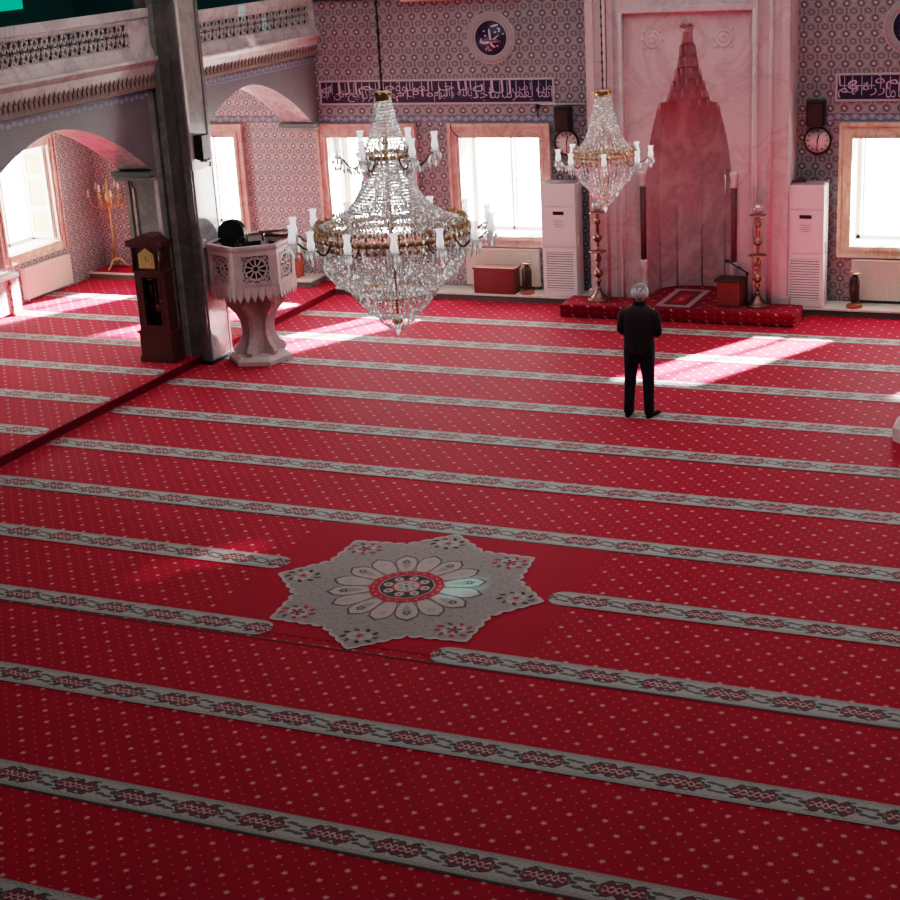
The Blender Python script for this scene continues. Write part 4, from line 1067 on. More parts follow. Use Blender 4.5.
t = thing('wooden_lectern_box', 'low red brown wooden box with dark top on the red step', 'box', (-5.40, 22.72, .20), math.radians(-4))
b = MB(); b.box((-.17, -.2, 0), (.17, .2, .38), 'wood_red', bev=.008); b.build('body', t)
b = MB(); b.box((-.20, -.24, .38), (.175, .10, .42), 'chain', bev=.006); b.build('top', t)
t = thing('microphone_stand', 'black angled microphone stand behind the wooden box', 'microphone stand', (-5.205, 22.87, .201))
b = MB(); b.lathe([(.025, 0), (.025, .015), (.012, .03)], 'black', n=16); b.tube([(0, 0, .02), (0, 0, .40)], .009, 'black', 6); b.build('stand', t)
b = MB(); b.tube([(0, 0, .40), (.02, 0, .44), (-.10, -.02, .52), (-.27, -.04, .62)], .012, 'black', 6); b.ball((0, 0, .43), .025, 'black'); b.ball((-.11, -.02, .53), .02, 'black'); b.build('boom', t)
b = MB(); b.ball((-.29, -.045, .63), .026, 'black', 10, 6, (1.5, 1, 1)); b.build('microphone', t)

# ---------------------------------------------------------------- standing candelabrum under the gallery
b = MB(); b.box((-17.1, 22.95, ZP + .126), (-16.2, 23.45, ZP + .146), 'carpet_plain', bev=.005)
tag(b.build('red_mat'), 'small red mat on the ledge under the standing candelabrum', 'mat')
t = thing('standing_candelabrum', 'ornate gilt standing candelabrum in the corner under the gallery', 'candelabrum', (-16.76, 23.2, ZP + .147))
b = MB(); b.lathe([(.05, .12), (.07, .16), (.03, .2)], 'gold', n=14); b.build('hub', t)
for i in range(3):
    a = 2 * PI * i / 3 + .5; b = MB(); b.tube([(0, 0, .18), (.10 * math.cos(a), .10 * math.sin(a), .16), (.17 * math.cos(a), .17 * math.sin(a), .06), (.24 * math.cos(a), .24 * math.sin(a), .02)], [.022, .02, .016, .02], 'gold', 8); b.build('foot', t)
b = MB(); b.lathe([(.02, .2), (.02, .5), (.035, .53), (.02, .56), (.018, .9), (.03, .93), (.018, .96), (.02, 1.15), (.06, 1.2), (.09, 1.28), (.05, 1.36), (.02, 1.42), (.03, 1.5), (.01, 1.62)], 'gold', n=12); b.build('pole', t)
for i in range(8):
    a = 2 * PI * i / 8; c_, s__ = math.cos(a), math.sin(a); r = .34 if i % 2 else .24; zz = 1.36 if i % 2 else 1.46
    b = MB(); b.tube([(0, 0, 1.22), (.4 * r * c_, .4 * r * s__, 1.10), (.85 * r * c_, .85 * r * s__, 1.16), (r * c_, r * s__, zz - .04)], .01, 'gold', 6); b.lathe([(.01, 0), (.045, .015), (.03, .0)], 'gold', (r * c_, r * s__, zz - .04), 10)
    ao = b.build('arm', t); q = MB(); q.lathe([(.016, 0), (.016, .08), (.004, .12)], 'white', (r * c_, r * s__, zz - .025), 8); q.build('candle', ao)

# railing at the left
t = thing('low_railing', 'low railing post with pale top bar at the left edge', 'railing', (-16.86, 20.36, ZP))
b = MB(); b.lathe([(.13, 0), (.13, .05), (.09, .09), (.085, .56), (.11, .60), (.12, .66)], 'tile_rail', n=8, smooth=False) if False else None
M['rail_tile'] = iznik('railing_tiles', 1, .12, .13, rgb(216, 200, 198), rgb(110, 70, 84), rgb(165, 42, 62), rgb(215, 200, 195))
b = MB(); b.box((-.10, -.10, .05), (.10, .10, .62), 'rail_tile'); b.build('post', t)
b = MB(); b.box((-.13, -.13, 0), (.13, .13, .05), 'wood_orange', bev=.01); b.build('foot', t)
b = MB(); b.box((-.10, -2.2, .62), (.12, .12, .68), 'white', bev=.01); b.build('top_bar', t)
b = MB(); b.box((-.05, -2.1, .05), (.05, -.1, .62), 'rail_tile'); b.build('infill', t)

# marble base at the right edge
t = thing('marble_pedestal', 'pale marble pedestal on the carpet cut by the right edge', 'pedestal', (-1.88, 17.72, 0))
b = MB(); b.lathe([(.46, 0), (.46, .16), (.42, .20), (.40, .24)], 'kursu', n=8, smooth=False, a0=PI / 8); b.build('plinth', t)
b = MB(); b.lathe([(.40, .24), (.33, .32), (.25, .5), (.22, .75), (.30, .92), (.36, .98), (.36, 1.04)], 'kursu', n=8, smooth=False, a0=PI / 8); b.build('shaft', t)
# ================================================================ CHANDELIERS
def chandelier(x, y, z0, spec, lab, chain_top):
    """z0: height of the lowest bead; heights in spec are above z0"""
    t = thing('crystal_chandelier', lab, 'chandelier', (x, y, z0), spec.get('rz', 0), 'crystal chandeliers')
    rnd = random.Random(3)
    bs = spec['bead']
    # hanging rod/chain
    H = spec['H']; b = MB()
    b.tube([(0, 0, H), (0, 0, chain_top - z0)], .009, 'chain', 6)
    n = int((chain_top - z0 - H) / .12)
    for i in range(n): b.lathe([(.009, 0), (.016, .03), (.009, .06)], 'chain', (0, 0, H + i * .12), 6)
    b.build('hanging_chain', t)
    if spec.get('cable'):
        b = MB(); b.tube([(.05, 0, H + .02), (.06, 0, H + .5), (.05, 0, chain_top - z0)], .006, 'chain', 5); b.build('electric_cable', t)
    b = MB(); b.tube([(0, 0, .12), (0, 0, H)], .014, 'gold', 8)
    for z in (H * .3, H * .45, H * .62, H * .8): b.lathe([(.014, z - .04), (.035, z), (.014, z + .04)], 'gold', n=10)
    b.build('stem', t)
    r0 = spec['crown']; b = MB()
    b.lathe([(r0 * .5, H + .03), (r0, H + .02), (r0 * .85, H - .01), (r0, H - .04), (r0 * .8, H - .07)], 'gold', n=20)
    for i in range(8):
        a = 2 * PI * i / 8; b.ball((r0 * math.cos(a), r0 * math.sin(a), H), r0 * .22, 'gold', 8, 6)
    b.build('crown', t)
    # strings of beads following a profile
    def strings(prof, count, step, name, swag=False, kind='stuff'):
        m = MB(); seg = []
        for (ra, za), (rb, zb) in zip(prof, prof[1:]):
            L = math.hypot(ra - rb, za - zb); k = max(1, int(L / step))
            for j in range(k): seg.append((ra + (rb - ra) * j / k, za + (zb - za) * j / k))
        seg.append(prof[-1])
        for i in range(count):
            a = 2 * PI * i / count
            for j, (r, z) in enumerate(seg):
                s_ = bs * rnd.uniform(.8, 1.15)
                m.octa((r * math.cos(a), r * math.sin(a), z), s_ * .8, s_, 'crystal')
        tag(m.build(name, t), kind=kind)
    for nm, prof, count, step in spec['strings']: strings(prof, count, step, nm)
    # gilt hoops
    for nm, r, z, h, orn in spec['hoops']:
        b = MB(); hh = h * .3; b.lathe([(r - .012, z - hh), (r + .008, z - hh), (r + .014, z), (r + .008, z + hh), (r - .012, z + hh), (r - .012, z - hh)], 'gold', n=48, cap=False)
        for i in range(orn):
            a = 2 * PI * i / orn; cx, cy = (r + .015) * math.cos(a), (r + .015) * math.sin(a)
            b.ball((cx, cy, z), h * .38, 'gold', 6, 5, (.7, .7, 1.1))
            if i % 2: b.octa((cx, cy, z + h * .75), h * .2, h * .42, 'gold')
            else: b.octa((cx * 1.02, cy * 1.02, z - h * .75), h * .22, h * .36, 'gold')
        if h > .065:      # ornate double row of gilt leaves around the widest hoops
            for i in range(orn * 2):
                a = PI * i / orn; k = rnd.uniform(.8, 1.2)
                for dz, rr in ((h * 1.1, .0), (-h * .9, .01), (h * .1, .035)):
                    b.ball(((r + rr) * math.cos(a), (r + rr) * math.sin(a), z + dz * k), h * .19 * k, 'gold', 5, 4, (.9, .9, 1.5))
        ho = b.build(nm, t)
        d = MB()
        for i in range(orn):
            a = 2 * PI * (i + .5) / orn
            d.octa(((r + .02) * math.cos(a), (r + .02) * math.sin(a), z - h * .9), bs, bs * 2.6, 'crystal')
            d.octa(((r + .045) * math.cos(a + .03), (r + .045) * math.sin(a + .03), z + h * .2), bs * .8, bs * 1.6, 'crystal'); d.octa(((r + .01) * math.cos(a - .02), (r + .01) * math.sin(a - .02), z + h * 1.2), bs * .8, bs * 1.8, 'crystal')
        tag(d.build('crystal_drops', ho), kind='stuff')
    # arms
    for nm, count, ra, rb, za, zb, sh, ph in spec['arms']:
        arm = MB(); dr = MB(); pts = []
        for i in range(9):
            q = i / 8; r = ra + (rb - ra) * q; z = za - math.sin(PI * min(q * 1.25, 1)) * (.11 * (rb - ra) / .3) + (zb - za) * q ** 3
            pts.append((r, 0, z))
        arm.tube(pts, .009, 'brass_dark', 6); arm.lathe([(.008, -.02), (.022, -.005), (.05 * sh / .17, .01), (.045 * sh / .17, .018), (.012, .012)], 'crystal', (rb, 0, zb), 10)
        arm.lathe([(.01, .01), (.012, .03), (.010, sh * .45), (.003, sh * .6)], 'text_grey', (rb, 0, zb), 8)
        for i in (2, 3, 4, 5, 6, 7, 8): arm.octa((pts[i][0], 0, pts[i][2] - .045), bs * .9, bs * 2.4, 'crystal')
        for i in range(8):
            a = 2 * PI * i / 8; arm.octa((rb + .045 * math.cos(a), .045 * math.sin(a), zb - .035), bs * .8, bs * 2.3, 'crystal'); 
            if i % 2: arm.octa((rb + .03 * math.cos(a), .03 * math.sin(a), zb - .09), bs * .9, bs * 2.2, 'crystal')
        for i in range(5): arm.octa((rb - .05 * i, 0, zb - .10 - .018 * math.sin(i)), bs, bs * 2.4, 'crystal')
        shd = MB(); k = sh / .17
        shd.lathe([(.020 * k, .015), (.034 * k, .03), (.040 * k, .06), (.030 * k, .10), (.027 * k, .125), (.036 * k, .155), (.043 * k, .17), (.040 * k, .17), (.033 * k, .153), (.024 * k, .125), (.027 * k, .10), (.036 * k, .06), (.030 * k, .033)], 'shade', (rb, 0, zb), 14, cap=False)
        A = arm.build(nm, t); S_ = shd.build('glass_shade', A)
        A.rotation_euler = (0, 0, ph)
        for i in range(1, count):
            c = A.copy(); C.objects.link(c); c.parent = t; c.rotation_euler = (0, 0, ph + 2 * PI * i / count)
            d = S_.copy(); C.objects.link(d); d.parent = c
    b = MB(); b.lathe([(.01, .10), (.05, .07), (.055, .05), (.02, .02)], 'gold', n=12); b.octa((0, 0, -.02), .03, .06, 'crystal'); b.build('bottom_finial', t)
    return t

H1 = 2.03
big = dict(H=H1, crown=.075, bead=.0140, rz=.12,
    strings=[('crown_strings', [(.07, H1 - .06), (.10, H1 - .22), (.15, H1 - .38), (.19, H1 - .47)], 34, .025),
             ('tent_strings', [(.19, 1.50), (.20, 1.38), (.235, 1.25), (.30, 1.13), (.39, 1.04), (.50, .97), (.62, .92)], 100, .026),
             ('basket_strings', [(.625, .78), (.635, .67), (.61, .56), (.54, .46), (.43, .385), (.36, .345)], 110, .026),
             ('bowl_strings', [(.34, .33), (.32, .25), (.25, .16), (.17, .11)], 44, .024),
             ('pendant_strings', [(.17, .14), (.15, .06), (.07, .0)], 22, .022),
             ('inner_strings', [(.10, 1.45), (.12, 1.15), (.2, .95)], 30, .032)],
    hoops=[('upper_hoop', .20, 1.52, .055, 24), ('main_hoop', .655, .86, .07, 60), ('basket_hoop', .645, .79, .045, 60), ('bowl_hoop', .335, .325, .022, 30)],
    arms=[('upper_arm', 6, .20, .42, 1.50, 1.52, .135, .35), ('lower_arm', 14, .66, .88, .86, .83, .150, .12)])
chandelier(-5.905, 12.22, 2.545, big, 'large crystal chandelier of two tiers hanging over the carpet medallion', ZC)
H2 = 1.60
small = dict(H=H2, crown=.11, bead=.0155, rz=.2, cable=True,
    strings=[('tent_strings', [(.09, H2 - .05), (.14, H2 - .25), (.20, 1.10), (.28, .92), (.38, .80)], 44, .030),
             ('basket_strings', [(.40, .62), (.40, .50), (.34, .38), (.24, .27), (.15, .20)], 44, .030),
             ('pendant_strings', [(.14, .20), (.11, .10), (.05, .02)], 18, .028)],
    hoops=[('main_hoop', .42, .74, .07, 40), ('basket_hoop', .415, .64, .045, 40), ('bowl_hoop', .15, .20, .022, 16)],
    arms=[('arm', 8, .42, .64, .70, .66, .17, .1)])
chandelier(-6.79, 21.0, 1.96, small, 'smaller crystal chandelier hanging in front of the mihrab', ZC)

# ================================================================ CARPET MEDALLION
t = thing('carpet_medallion', 'grey star shaped floral medallion woven into the red carpet', 'carpet medallion', (-6.0, 12.22, .004))
R = 1.36; TH = math.radians(92)
def flat(mb, pts, z, m, x=0, y=0): mb.add([(a + x, b_ + y, z) for a, b_ in pts], [tuple(range(len(pts)))], m)
def fan(mb, pts, z, m, c=(0, 0)):
    n = len(pts); mb.add([(c[0], c[1], z)] + [(a, b_, z) for a, b_ in pts], [(0, 1 + i, 1 + (i + 1) % n) for i in range(n)], m)
out = []
for i in range(8):
    a0 = TH + i * PI / 4; V0 = Vector((math.cos(a0), math.sin(a0))) * R; V1 = Vector((math.cos(a0 + PI / 8), math.sin(a0 + PI / 8))) * R * .775; V2 = Vector((math.cos(a0 + PI / 4), math.sin(a0 + PI / 4))) * R
    for A, B, rev in ((V0, V1, False), (V1, V2, True)):
        d = B - A; nrm = Vector((d.y, -d.x)).normalized(); L = d.length
        if nrm.dot(A) < 0: nrm = -nrm
        for k in range(12):
            q = k / 12; out.append(A + d * q + nrm * abs(math.sin(q * PI * 4)) * .045 * (.15 + .85 * ((1 - q) if rev else q)))
o2 = [p * .965 for p in out]
b = MB(); fan(b, [tuple(p) for p in out], .0045, 'med_pale'); fan(b, [tuple(p) for p in o2], .0055, 'med_grey')
b.add([(*p, .0045) for p in out] + [(*p, -.001) for p in out], [(i, (i + 1) % len(out), len(out) + (i + 1) % len(out), len(out) + i) for i in range(len(out))], 'med_line')
ground = b
def ell(cx, cy, rx, ry, rot, n=18): return [(cx + rx * math.cos(u) * math.cos(rot) - ry * math.sin(u) * math.sin(rot), cy + rx * math.cos(u) * math.sin(rot) + ry * math.sin(u) * math.cos(rot)) for u in [2 * PI * i / n for i in range(n)]]
for i in range(8):      # bouquets near the star points
    a = TH + i * PI / 4; cx, cy = .80 * R * math.cos(a), .80 * R * math.sin(a); mm = 'med_red' if i % 2 else 'med_black'; b = MB(); z = .0065
    flat(b, ell(cx, cy, .12, .085, a + PI / 2), z, 'med_pale')
    for k in range(9):
        u = 2 * PI * k / 9; flat(b, ell(cx + .135 * math.cos(u) * 1.15, cy + .12 * math.sin(u), .036, .02, u + .6, 10), z + .001, mm if k % 3 else 'med_line')
    for k in range(5):
        u = 2 * PI * k / 5 + a; flat(b, ell(cx + .05 * math.cos(u), cy + .05 * math.sin(u), .028, .02, u, 10), z + .001, 'med_line' if i % 2 else 'med_grey')
    flat(b, ell(cx, cy, .03, .03, 0, 12), z + .002, 'med_red')
    b.build('flower_bouquet', t)
b = ground
for i in range(64):      # small sprigs on the grey ground
    a = 2 * PI * i / 64 + .03; r = R * (.60 if i % 2 else .66); flat(b, ell(r * math.cos(a), r * math.sin(a), .012, .007, a, 8), .0065, 'med_line' if i % 4 else 'med_red')
    r = R * (.72 if i % 2 else .69); flat(b, ell(r * math.cos(a + .03), r * math.sin(a + .03), .012, .006, a + 1, 8), .0065, 'med_pale')
b.build('star_ground', t)
b = MB()
for i in range(16):      # sixteen pale petals
    a = TH + 2 * PI * i / 16; ca, sa = math.cos(a), math.sin(a)
    def loc(r, w): return (r * R * ca - w * sa, r * R * sa + w * ca)
    pet = [loc(.25, -.055), loc(.36, -.10), loc(.44, -.115), loc(.50, -.09), loc(.555, 0), loc(.50, .09), loc(.44, .115), loc(.36, .10), loc(.25, .055)]
    flat(b, [(p[0] * 1.015, p[1] * 1.015) for p in pet], .0068 + .0002 * (i % 2), 'med_line')
    pet2 = [loc(.25, -.045), loc(.36, -.09), loc(.44, -.103), loc(.495, -.08), loc(.54, 0), loc(.495, .08), loc(.44, .103), loc(.36, .09), loc(.25, .045)]
    flat(b, pet2, .0078 + .0002 * (i % 2), 'med_pale')
    flat(b, [loc(.30, 0), loc(.36, -.035), loc(.43, -.05), loc(.49, 0), loc(.43, .05), loc(.36, .035)], .0090, 'med_grey' if i % 2 else 'med_pale')
    mm = 'med_black' if i % 2 else 'med_grey'
    for k in range(5):
        u = 2 * PI * k / 5; p = loc(.44 + .022 * math.cos(u), .028 * math.sin(u)); flat(b, ell(p[0], p[1], .015, .012, u, 8), .0095, mm)
b.build('petal_ring', t)
b = MB(); oc = lambda r, n=12: [(r * math.cos(TH + 2 * PI * (i + .5) / n), r * math.sin(TH + 2 * PI * (i + .5) / n)) for i in range(n)]
fan(b, oc(.27 * R), .0100, 'med_red')
for i in range(22):
    u = 2 * PI * i / 22; flat(b, ell(.235 * R * math.cos(u), .235 * R * math.sin(u), .017, .011, u + 1.57, 10), .0105, 'rug_border')
b.build('red_ring', t)
b = MB(); fan(b, oc(.20 * R), .0108, 'med_pale'); fan(b, oc(.193 * R), .0112, 'med_black')
for i in range(8):
    u = TH + 2 * PI * i / 8; flat(b, ell(.135 * R * math.cos(u), .135 * R * math.sin(u), .05, .046, u, 14), .0117, 'med_pale'); flat(b, ell(.14 * R * math.cos(u), .14 * R * math.sin(u), .018, .016, u, 10), .0123, 'med_line' if i % 2 else 'med_red')
fan(b, ell(0, 0, .105 * R, .105 * R, 0, 24), .0125, 'med_red'); fan(b, ell(0, 0, .09 * R, .09 * R, 0, 24), .0129, 'med_pale')
for i in range(6):
    u = 2 * PI * i / 6; flat(b, ell(.05 * R * math.cos(u), .05 * R * math.sin(u), .026, .016, u, 10), .0134, 'med_green')
flat(b, ell(0, 0, .02, .02, 0, 10), .0134, 'med_black'); b.build('central_rosette', t)

# ================================================================ THE STANDING MAN
def man():
    X, Y = -5.365, 17.74
    t = thing('person', 'grey haired person seen from behind in black jacket and navy trousers, standing in prayer', 'person', (X, Y, .004), math.radians(2)); t.rotation_euler[1] = .018
    # body: one continuous surface grown from a skeleton with Skin + Subdivision
    V, Ed, Rr = [], [], []
    def v(p, r): V.append(p); Rr.append(r if isinstance(r, tuple) else (r, r)); return len(V) - 1
    def chain(start, pts):
        k = start
        for p, r in pts: n = v(p, r); Ed.append((k, n)); k = n
        return k
    pel = v((0, 0, .86), (.135, .10))
    abd = chain(pel, [((0, .01, .98), (.12, .085)), ((0, .0, 1.12), (.12, .09)), ((0, -.005, 1.24), (.12, .08))])
    ch = chain(abd, [((0, -.005, 1.31), (.09, .06))])
    neck = chain(ch, [((0, .0, 1.41), (.058, .06)), ((0, .02, 1.455), (.052, .055))])
    hd = chain(neck, [((0, .032, 1.50), (.062, .072)), ((0, .035, 1.555), (.072, .09)), ((0, .03, 1.605), (.068, .082)), ((0, .03, 1.635), (.04, .05))])
    for s in (-1, 1):
        leg = chain(pel, [((s * .085, 0, .80), (.09, .095)), ((s * .105, .005, .64), (.078, .082)), ((s * .118, .01, .46), (.056, .06)), ((s * .124, -.01, .30), (.052, .055)), ((s * .13, -.01, .10), (.036, .038)), ((s * .13, .0, .045), (.036, .04)), ((s * .14, .09, .035), (.038, .032)), ((s * .15, .17, .026), (.036, .022))])
        arm = chain(ch, [((s * .10, -.005, 1.30), (.045, .04)), ((s * .165, -.005, 1.28), (.042, .042)), ((s * .20, -.01, 1.18), (.04, .04)), ((s * .212, .0, 1.08), (.036, .038)), ((s * .16, .12, 1.07), (.036, .036)), ((s * .075, .195, 1.08 + (.012 if s > 0 else 0)), (.026, .022))])
        # hand: palm and five separate fingers
        zb_ = 1.08 + (.012 if s > 0 else 0); yb_ = .205 + (.02 if s > 0 else 0)
        palm = chain(arm, [((s * .045, yb_, zb_), (.028, .016)), ((s * .01, yb_ + .01, zb_), (.034, .014))])
        for k, (dz, L) in enumerate(((.028, .062), (.010, .070), (-.009, .066), (-.027, .052))):
            chain(palm, [((-s * .018, yb_ + .014, zb_ + dz), .0085), ((-s * (.018 + L * .5), yb_ + .010, zb_ + dz * 1.05), .0078), ((-s * (.018 + L), yb_ - .010, zb_ + dz * 1.1), .0068)])
        chain(palm - 0 if False else palm, [((s * .015, yb_ + .012, zb_ + .035), .0095), ((-s * .005, yb_ + .012, zb_ + .060), .0085), ((-s * .03, yb_ + .004, zb_ + .072), .0072)])
    me = bpy.data.meshes.new('body'); me.from_pydata(V, Ed, []); o = bpy.data.objects.new('body', me); C.objects.link(o)
    mod = o.modifiers.new('skin', 'SKIN'); sv = me.skin_vertices[0].data
    for i, r in enumerate(Rr): sv[i].radius = r
    sv[0].use_root = True
    o.modifiers.new('sub', 'SUBSURF').levels = 2; o.modifiers['sub'].render_levels = 2
    dg = bpy.context.evaluated_depsgraph_get(); dg.update()
    m2 = bpy.data.meshes.new_from_object(o.evaluated_get(dg)); bpy.data.objects.remove(o)
    m2.name = 'body'; m2.materials.clear(); m2.materials.append(M['skin'])
    for p in m2.polygons: p.use_smooth = True; p.material_index = 0
    body = bpy.data.objects.new('body', m2); C.objects.link(body); body.parent = t
    # face and ears
    f = MB(); f.ball((0, .125, 1.545), .016, 'skin', 10, 8, (.8, 1.2, 1.3)); f.build('nose', t)
    for s in (-1, 1):
        f = MB(); f.ball((s * .082, .022, 1.548), .024, 'skin', 10, 8, (.4, .8, 1.3)); f.build('ear', t)
        f = MB(); f.ball((s * .030, .106, 1.565), .011, 'eye', 10, 8); eo = f.build('eye', t); f = MB(); f.ball((s * .030, .1145, 1.565), .0055, 'iris', 8, 6); f.build('iris', eo)
    f = MB(); f.ball((0, .112, 1.512), .02, 'lip', 10, 6, (1.1, .4, .28)); f.build('mouth', t)
    # hair cap: sides and nape painted whiter for rim light, greyer crown
    f = MB(); seg, rg = 28, 14; vs, fs = [], []
    for j in range(rg + 1):
        for i in range(seg):
            a = 2 * PI * i / seg; lim = 2.08 if math.sin(a) < .25 else 1.18       # lower behind, short in front
            ph = lim * j / rg; rr = 1 + .012 * math.sin(9 * a) * math.sin(ph * 7) + random.uniform(-.012, .014)
            vs.append((.104 * rr * math.sin(ph) * math.cos(a), .022 + .105 * rr * math.sin(ph) * math.sin(a), 1.562 + .106 * rr * math.cos(ph)))
    for j in range(rg):
        for i in range(seg): fs.append((j * seg + i, (j + 1) * seg + i, (j + 1) * seg + (i + 1) % seg, j * seg + (i + 1) % seg))
    f.add(vs, fs, 'hair', True); k = f.mat('hair_dark')
    for q in range(len(f.f)):
        if 1 <= q // seg <= random.choice((5, 6, 7, 8)) and math.sin(2 * PI * ((q % seg) + .5) / seg) < .3: f.mi[q] = k
    f.build('hair', t)
    # clothing lofts: rings (cx, cy, z, rx, ry)
    def loft(rings, m, n=24, pw=.9, cap=(False, False), mb=None, fold=0):
        mb = mb or MB(); vs = []
        for q, (cx, cy, z, rx, ry) in enumerate(rings):
            for i in range(n):
                a = 2 * PI * i / n; c_, s_ = math.cos(a), math.sin(a); w = 1 + fold * math.sin(5 * a + q * 1.3) + fold * .6 * math.sin(9 * a - q)
                vs.append((cx + rx * w * math.copysign(abs(c_) ** pw, c_), cy + ry * w * math.copysign(abs(s_) ** pw, s_), z))
        fs = [(j * n + i, j * n + (i + 1) % n, (j + 1) * n + (i + 1) % n, (j + 1) * n + i) for j in range(len(rings) - 1) for i in range(n)]
        if cap[0]: fs.append(tuple(range(n))[::-1])
        if cap[1]: fs.append(tuple((len(rings) - 1) * n + i for i in range(n)))
        mb.add(vs, fs, m, True); return mb
    j = loft([(0, .0, .80, .185, .135), (0, .0, .86, .192, .142), (0, .0, .96, .186, .138), (0, .0, 1.08, .190, .138), (0, -.01, 1.20, .200, .138), (0, -.012, 1.28, .200, .130), (0, -.012, 1.335, .188, .115), (0, -.008, 1.372, .155, .100), (0, .0, 1.40, .105, .085), (0, .008, 1.425, .072, .072)], 'suit', cap=(True, True), fold=.012)
    for s in (-1, 1):     # sleeves follow the folded arms
        j.tube([(s * .145, -.012, 1.325), (s * .180, -.012, 1.295), (s * .200, -.012, 1.25), (s * .212, -.012, 1.17), (s * .220, -.004, 1.09), (s * .210, .035, 1.065), (s * .17, .12, 1.075), (s * .085, .195, 1.085)], [.06, .072, .068, .062, .058, .056, .052, .046], 'suit', 14)
    jo = j.build('jacket', t)
    cl = loft([(0, .0, 1.39, .100, .085), (0, .006, 1.43, .078, .074), (0, .012, 1.462, .070, .070), (0, .012, 1.44, .060, .064)], 'collar'); cl.build('collar', jo)
    v_ = MB(); v_.box((-.002, -.146, .81), (.002, -.138, .99), 'collar'); v_.build('back_vent', jo)
    tr = MB()
    for s in (-1, 1):
        loft([(s * .085, .0, .90, .105, .125), (s * .088, .0, .82, .100, .122), (s * .100, .005, .66, .086, .098), (s * .112, .01, .48, .072, .082), (s * .120, .0, .30, .066, .074), (s * .127, -.005, .14, .062, .070), (s * .130, .0, .055, .062, .074), (s * .130, .002, .04, .052, .06)], 'trousers', mb=tr, fold=.015)
    tr.box((-.05, -.115, .705), (.05, .115, .9), 'trousers', bev=.02); tr.build('trousers', t)
    for s in (-1, 1):
        so = MB(); n = 14; rings = [(-.075, .022, .028), (-.055, .036, .05), (0, .040, .066), (.06, .042, .056), (.12, .046, .046), (.17, .044, .038), (.205, .03, .026), (.215, .012, .012)]; vs = []
        for y, w, h in rings:
            for i in range(n):
                a = 2 * PI * i / n; vs.append((s * (.132 + max(0, y) * .32) + w * math.cos(a), y, max(0.0, h * .5 + h * .62 * math.sin(a))))
        so.add(vs, [(q * n + i, q * n + (i + 1) % n, (q + 1) * n + (i + 1) % n, (q + 1) * n + i) for q in range(len(rings) - 1) for i in range(n)] + [tuple(range(n)), tuple((len(rings) - 1) * n + i for i in range(n))[::-1]], 'socks', True)
        so.build('sock', t)
man()

# ================================================================ LIGHT, CAMERA
wd = bpy.data.worlds.new('daylight'); bpy.context.scene.world = wd; wd.use_nodes = True
bg = wd.node_tree.nodes['Background']; bg.inputs[0].default_value = (1.0, .965, .93, 1); bg.inputs[1].default_value = 27.0
def light(kind, name, loc, d, power, color=(1, 1, 1), **k):
    l = bpy.data.lights.new(name, kind); l.energy = power; l.color = color
    for a, b_ in k.items(): setattr(l, a, b_)
    o = bpy.data.objects.new(name, l); C.objects.link(o); o.location = loc
    o.rotation_euler = Vector(d).to_track_quat('-Z', 'Y').to_euler(); return o
SUN = Vector((-.55, -1, -.526))
light('SUN', 'sun', (0, 30, 12), SUN, 320, (1, .95, .92), angle=math.radians(2.6))
for a, b_ in OPEN:      # daylight portals in the window openings
    p = light('AREA', 'window_portal', ((a + b_) / 2, YW + .6, sum(OZ) / 2), (0, -1, 0), 1, shape='RECTANGLE', size=b_ - a, size_y=OZ[1] - OZ[0]); p.data.cycles.is_portal = True
for a, b_, c_, d_ in LOPEN:
    p = light('AREA', 'window_portal', (XL - .6, (a + b_) / 2, (c_ + d_) / 2), (1, 0, 0), 1, shape='RECTANGLE', size=b_ - a, size_y=d_ - c_); p.data.cycles.is_portal = True
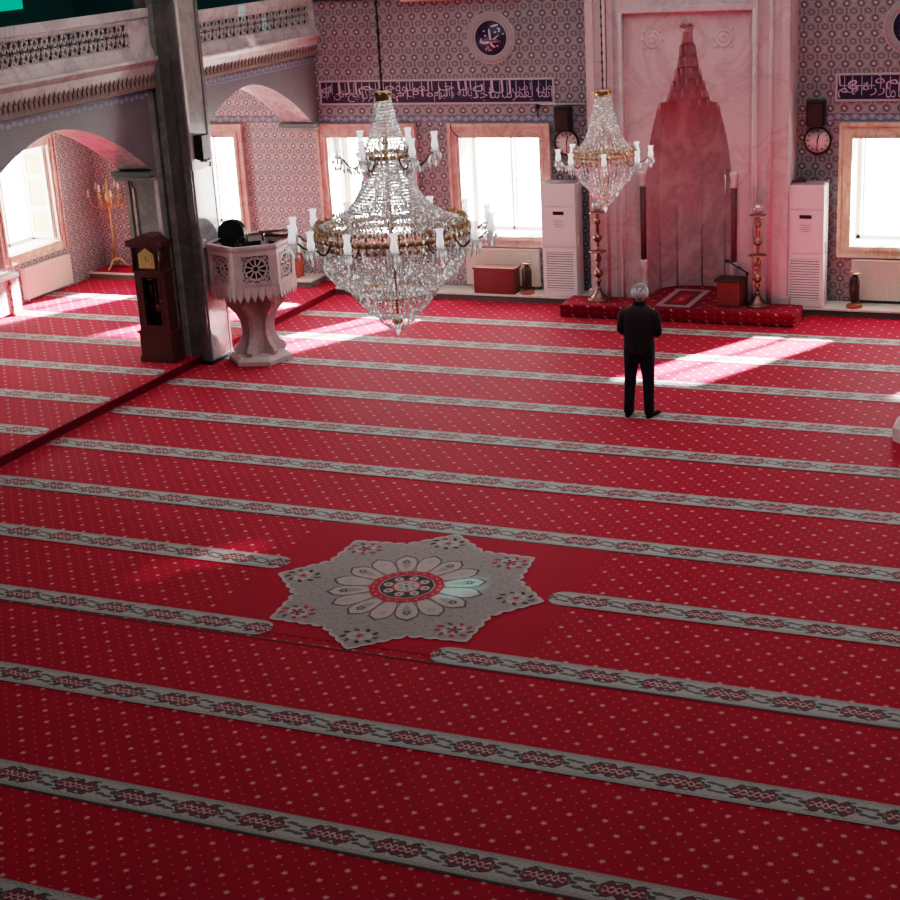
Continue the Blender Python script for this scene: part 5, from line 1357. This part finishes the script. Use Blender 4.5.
# added area fill lamps under the closed ceiling, no windows modelled there
light('AREA', 'ceiling_fill', (-5.0, 18.5, ZC - .3), (-.0, .08, -1), 640, (.97, 1, 1), shape='DISK', size=15)
light('AREA', 'rear_fill', (-5.0, 4.5, ZC - .3), (0, .1, -1), 26, (1, .92, .92), shape='DISK', size=5)
light('SPOT', 'stray_sun', (-2.0, 22.6, 8.6), Vector((-8.1, 12.5, 0)) - Vector((-2.0, 22.6, 8.6)), 9000, (1, .8, .75), spot_size=math.radians(2.6), spot_blend=.9, shadow_soft_size=.05)
light('SPOT', 'stray_sun', (-2.4, 22.6, 8.6), Vector((-8.55, 11.95, 0)) - Vector((-2.4, 22.6, 8.6)), 4000, (1, .8, .75), spot_size=math.radians(2.2), spot_blend=.9, shadow_soft_size=.05)
light('SPOT', 'stained_glass_glow', (-2.0, 20.6, 8.6), Vector((-5.50, 12.34, 0)) - Vector((-2.0, 20.6, 8.6)), 5000, (.25, 1, .9), spot_size=math.radians(2.4), spot_blend=1, shadow_soft_size=.03)

for i, (yy, zz) in enumerate(((21.2, 4.75), (21.9, 4.5), (21.4, 4.3))):
    light('SPOT', 'stained_glass_glint', (-3.0, 19.0, 8.4), Vector((-12.5, yy, zz)) - Vector((-3.0, 19.0, 8.4)), 2500, ((.3, 1, .9), (.4, .9, 1), (1, .7, .8))[i], spot_size=math.radians(1.5), spot_blend=.8, shadow_soft_size=.02)
cam = bpy.data.cameras.new('camera'); co = bpy.data.objects.new('camera', cam); C.objects.link(co)
F_ = 1569.97; cam.sensor_fit = 'HORIZONTAL'; cam.sensor_width = 36; cam.lens = F_ / 900 * 36; cam.clip_end = 200; cam.clip_start = .05
pit, roll, yaw = .3296, -.0589, -.4209
CY, SY, CP, SP, CR, SR = math.cos(yaw), math.sin(yaw), math.cos(pit), math.sin(pit), math.cos(roll), math.sin(roll)
Fw = Vector((SY * CP, CY * CP, -SP)); Rt = Vector((CY, -SY, 0)); Up = Rt.cross(Fw)
R2 = Rt * CR + Up * SR; U2 = -Rt * SR + Up * CR
mw = Matrix((R2, U2, -Fw)).transposed().to_4x4(); mw.translation = (0, 0, 6.0); co.matrix_world = mw
sc = bpy.context.scene; sc.camera = co
sc.view_settings.view_transform = 'Filmic'; sc.view_settings.look = 'Medium High Contrast'; sc.view_settings.exposure = 0.06
sc.cycles.use_denoising = True; sc.cycles.max_bounces = 6; sc.cycles.diffuse_bounces = 4; sc.cycles.glossy_bounces = 3; sc.cycles.transparent_max_bounces = 12; sc.cycles.transmission_bounces = 3
sc.cycles.sample_clamp_indirect = 8.0; sc.cycles.caustics_reflective = False; sc.cycles.caustics_refractive = False
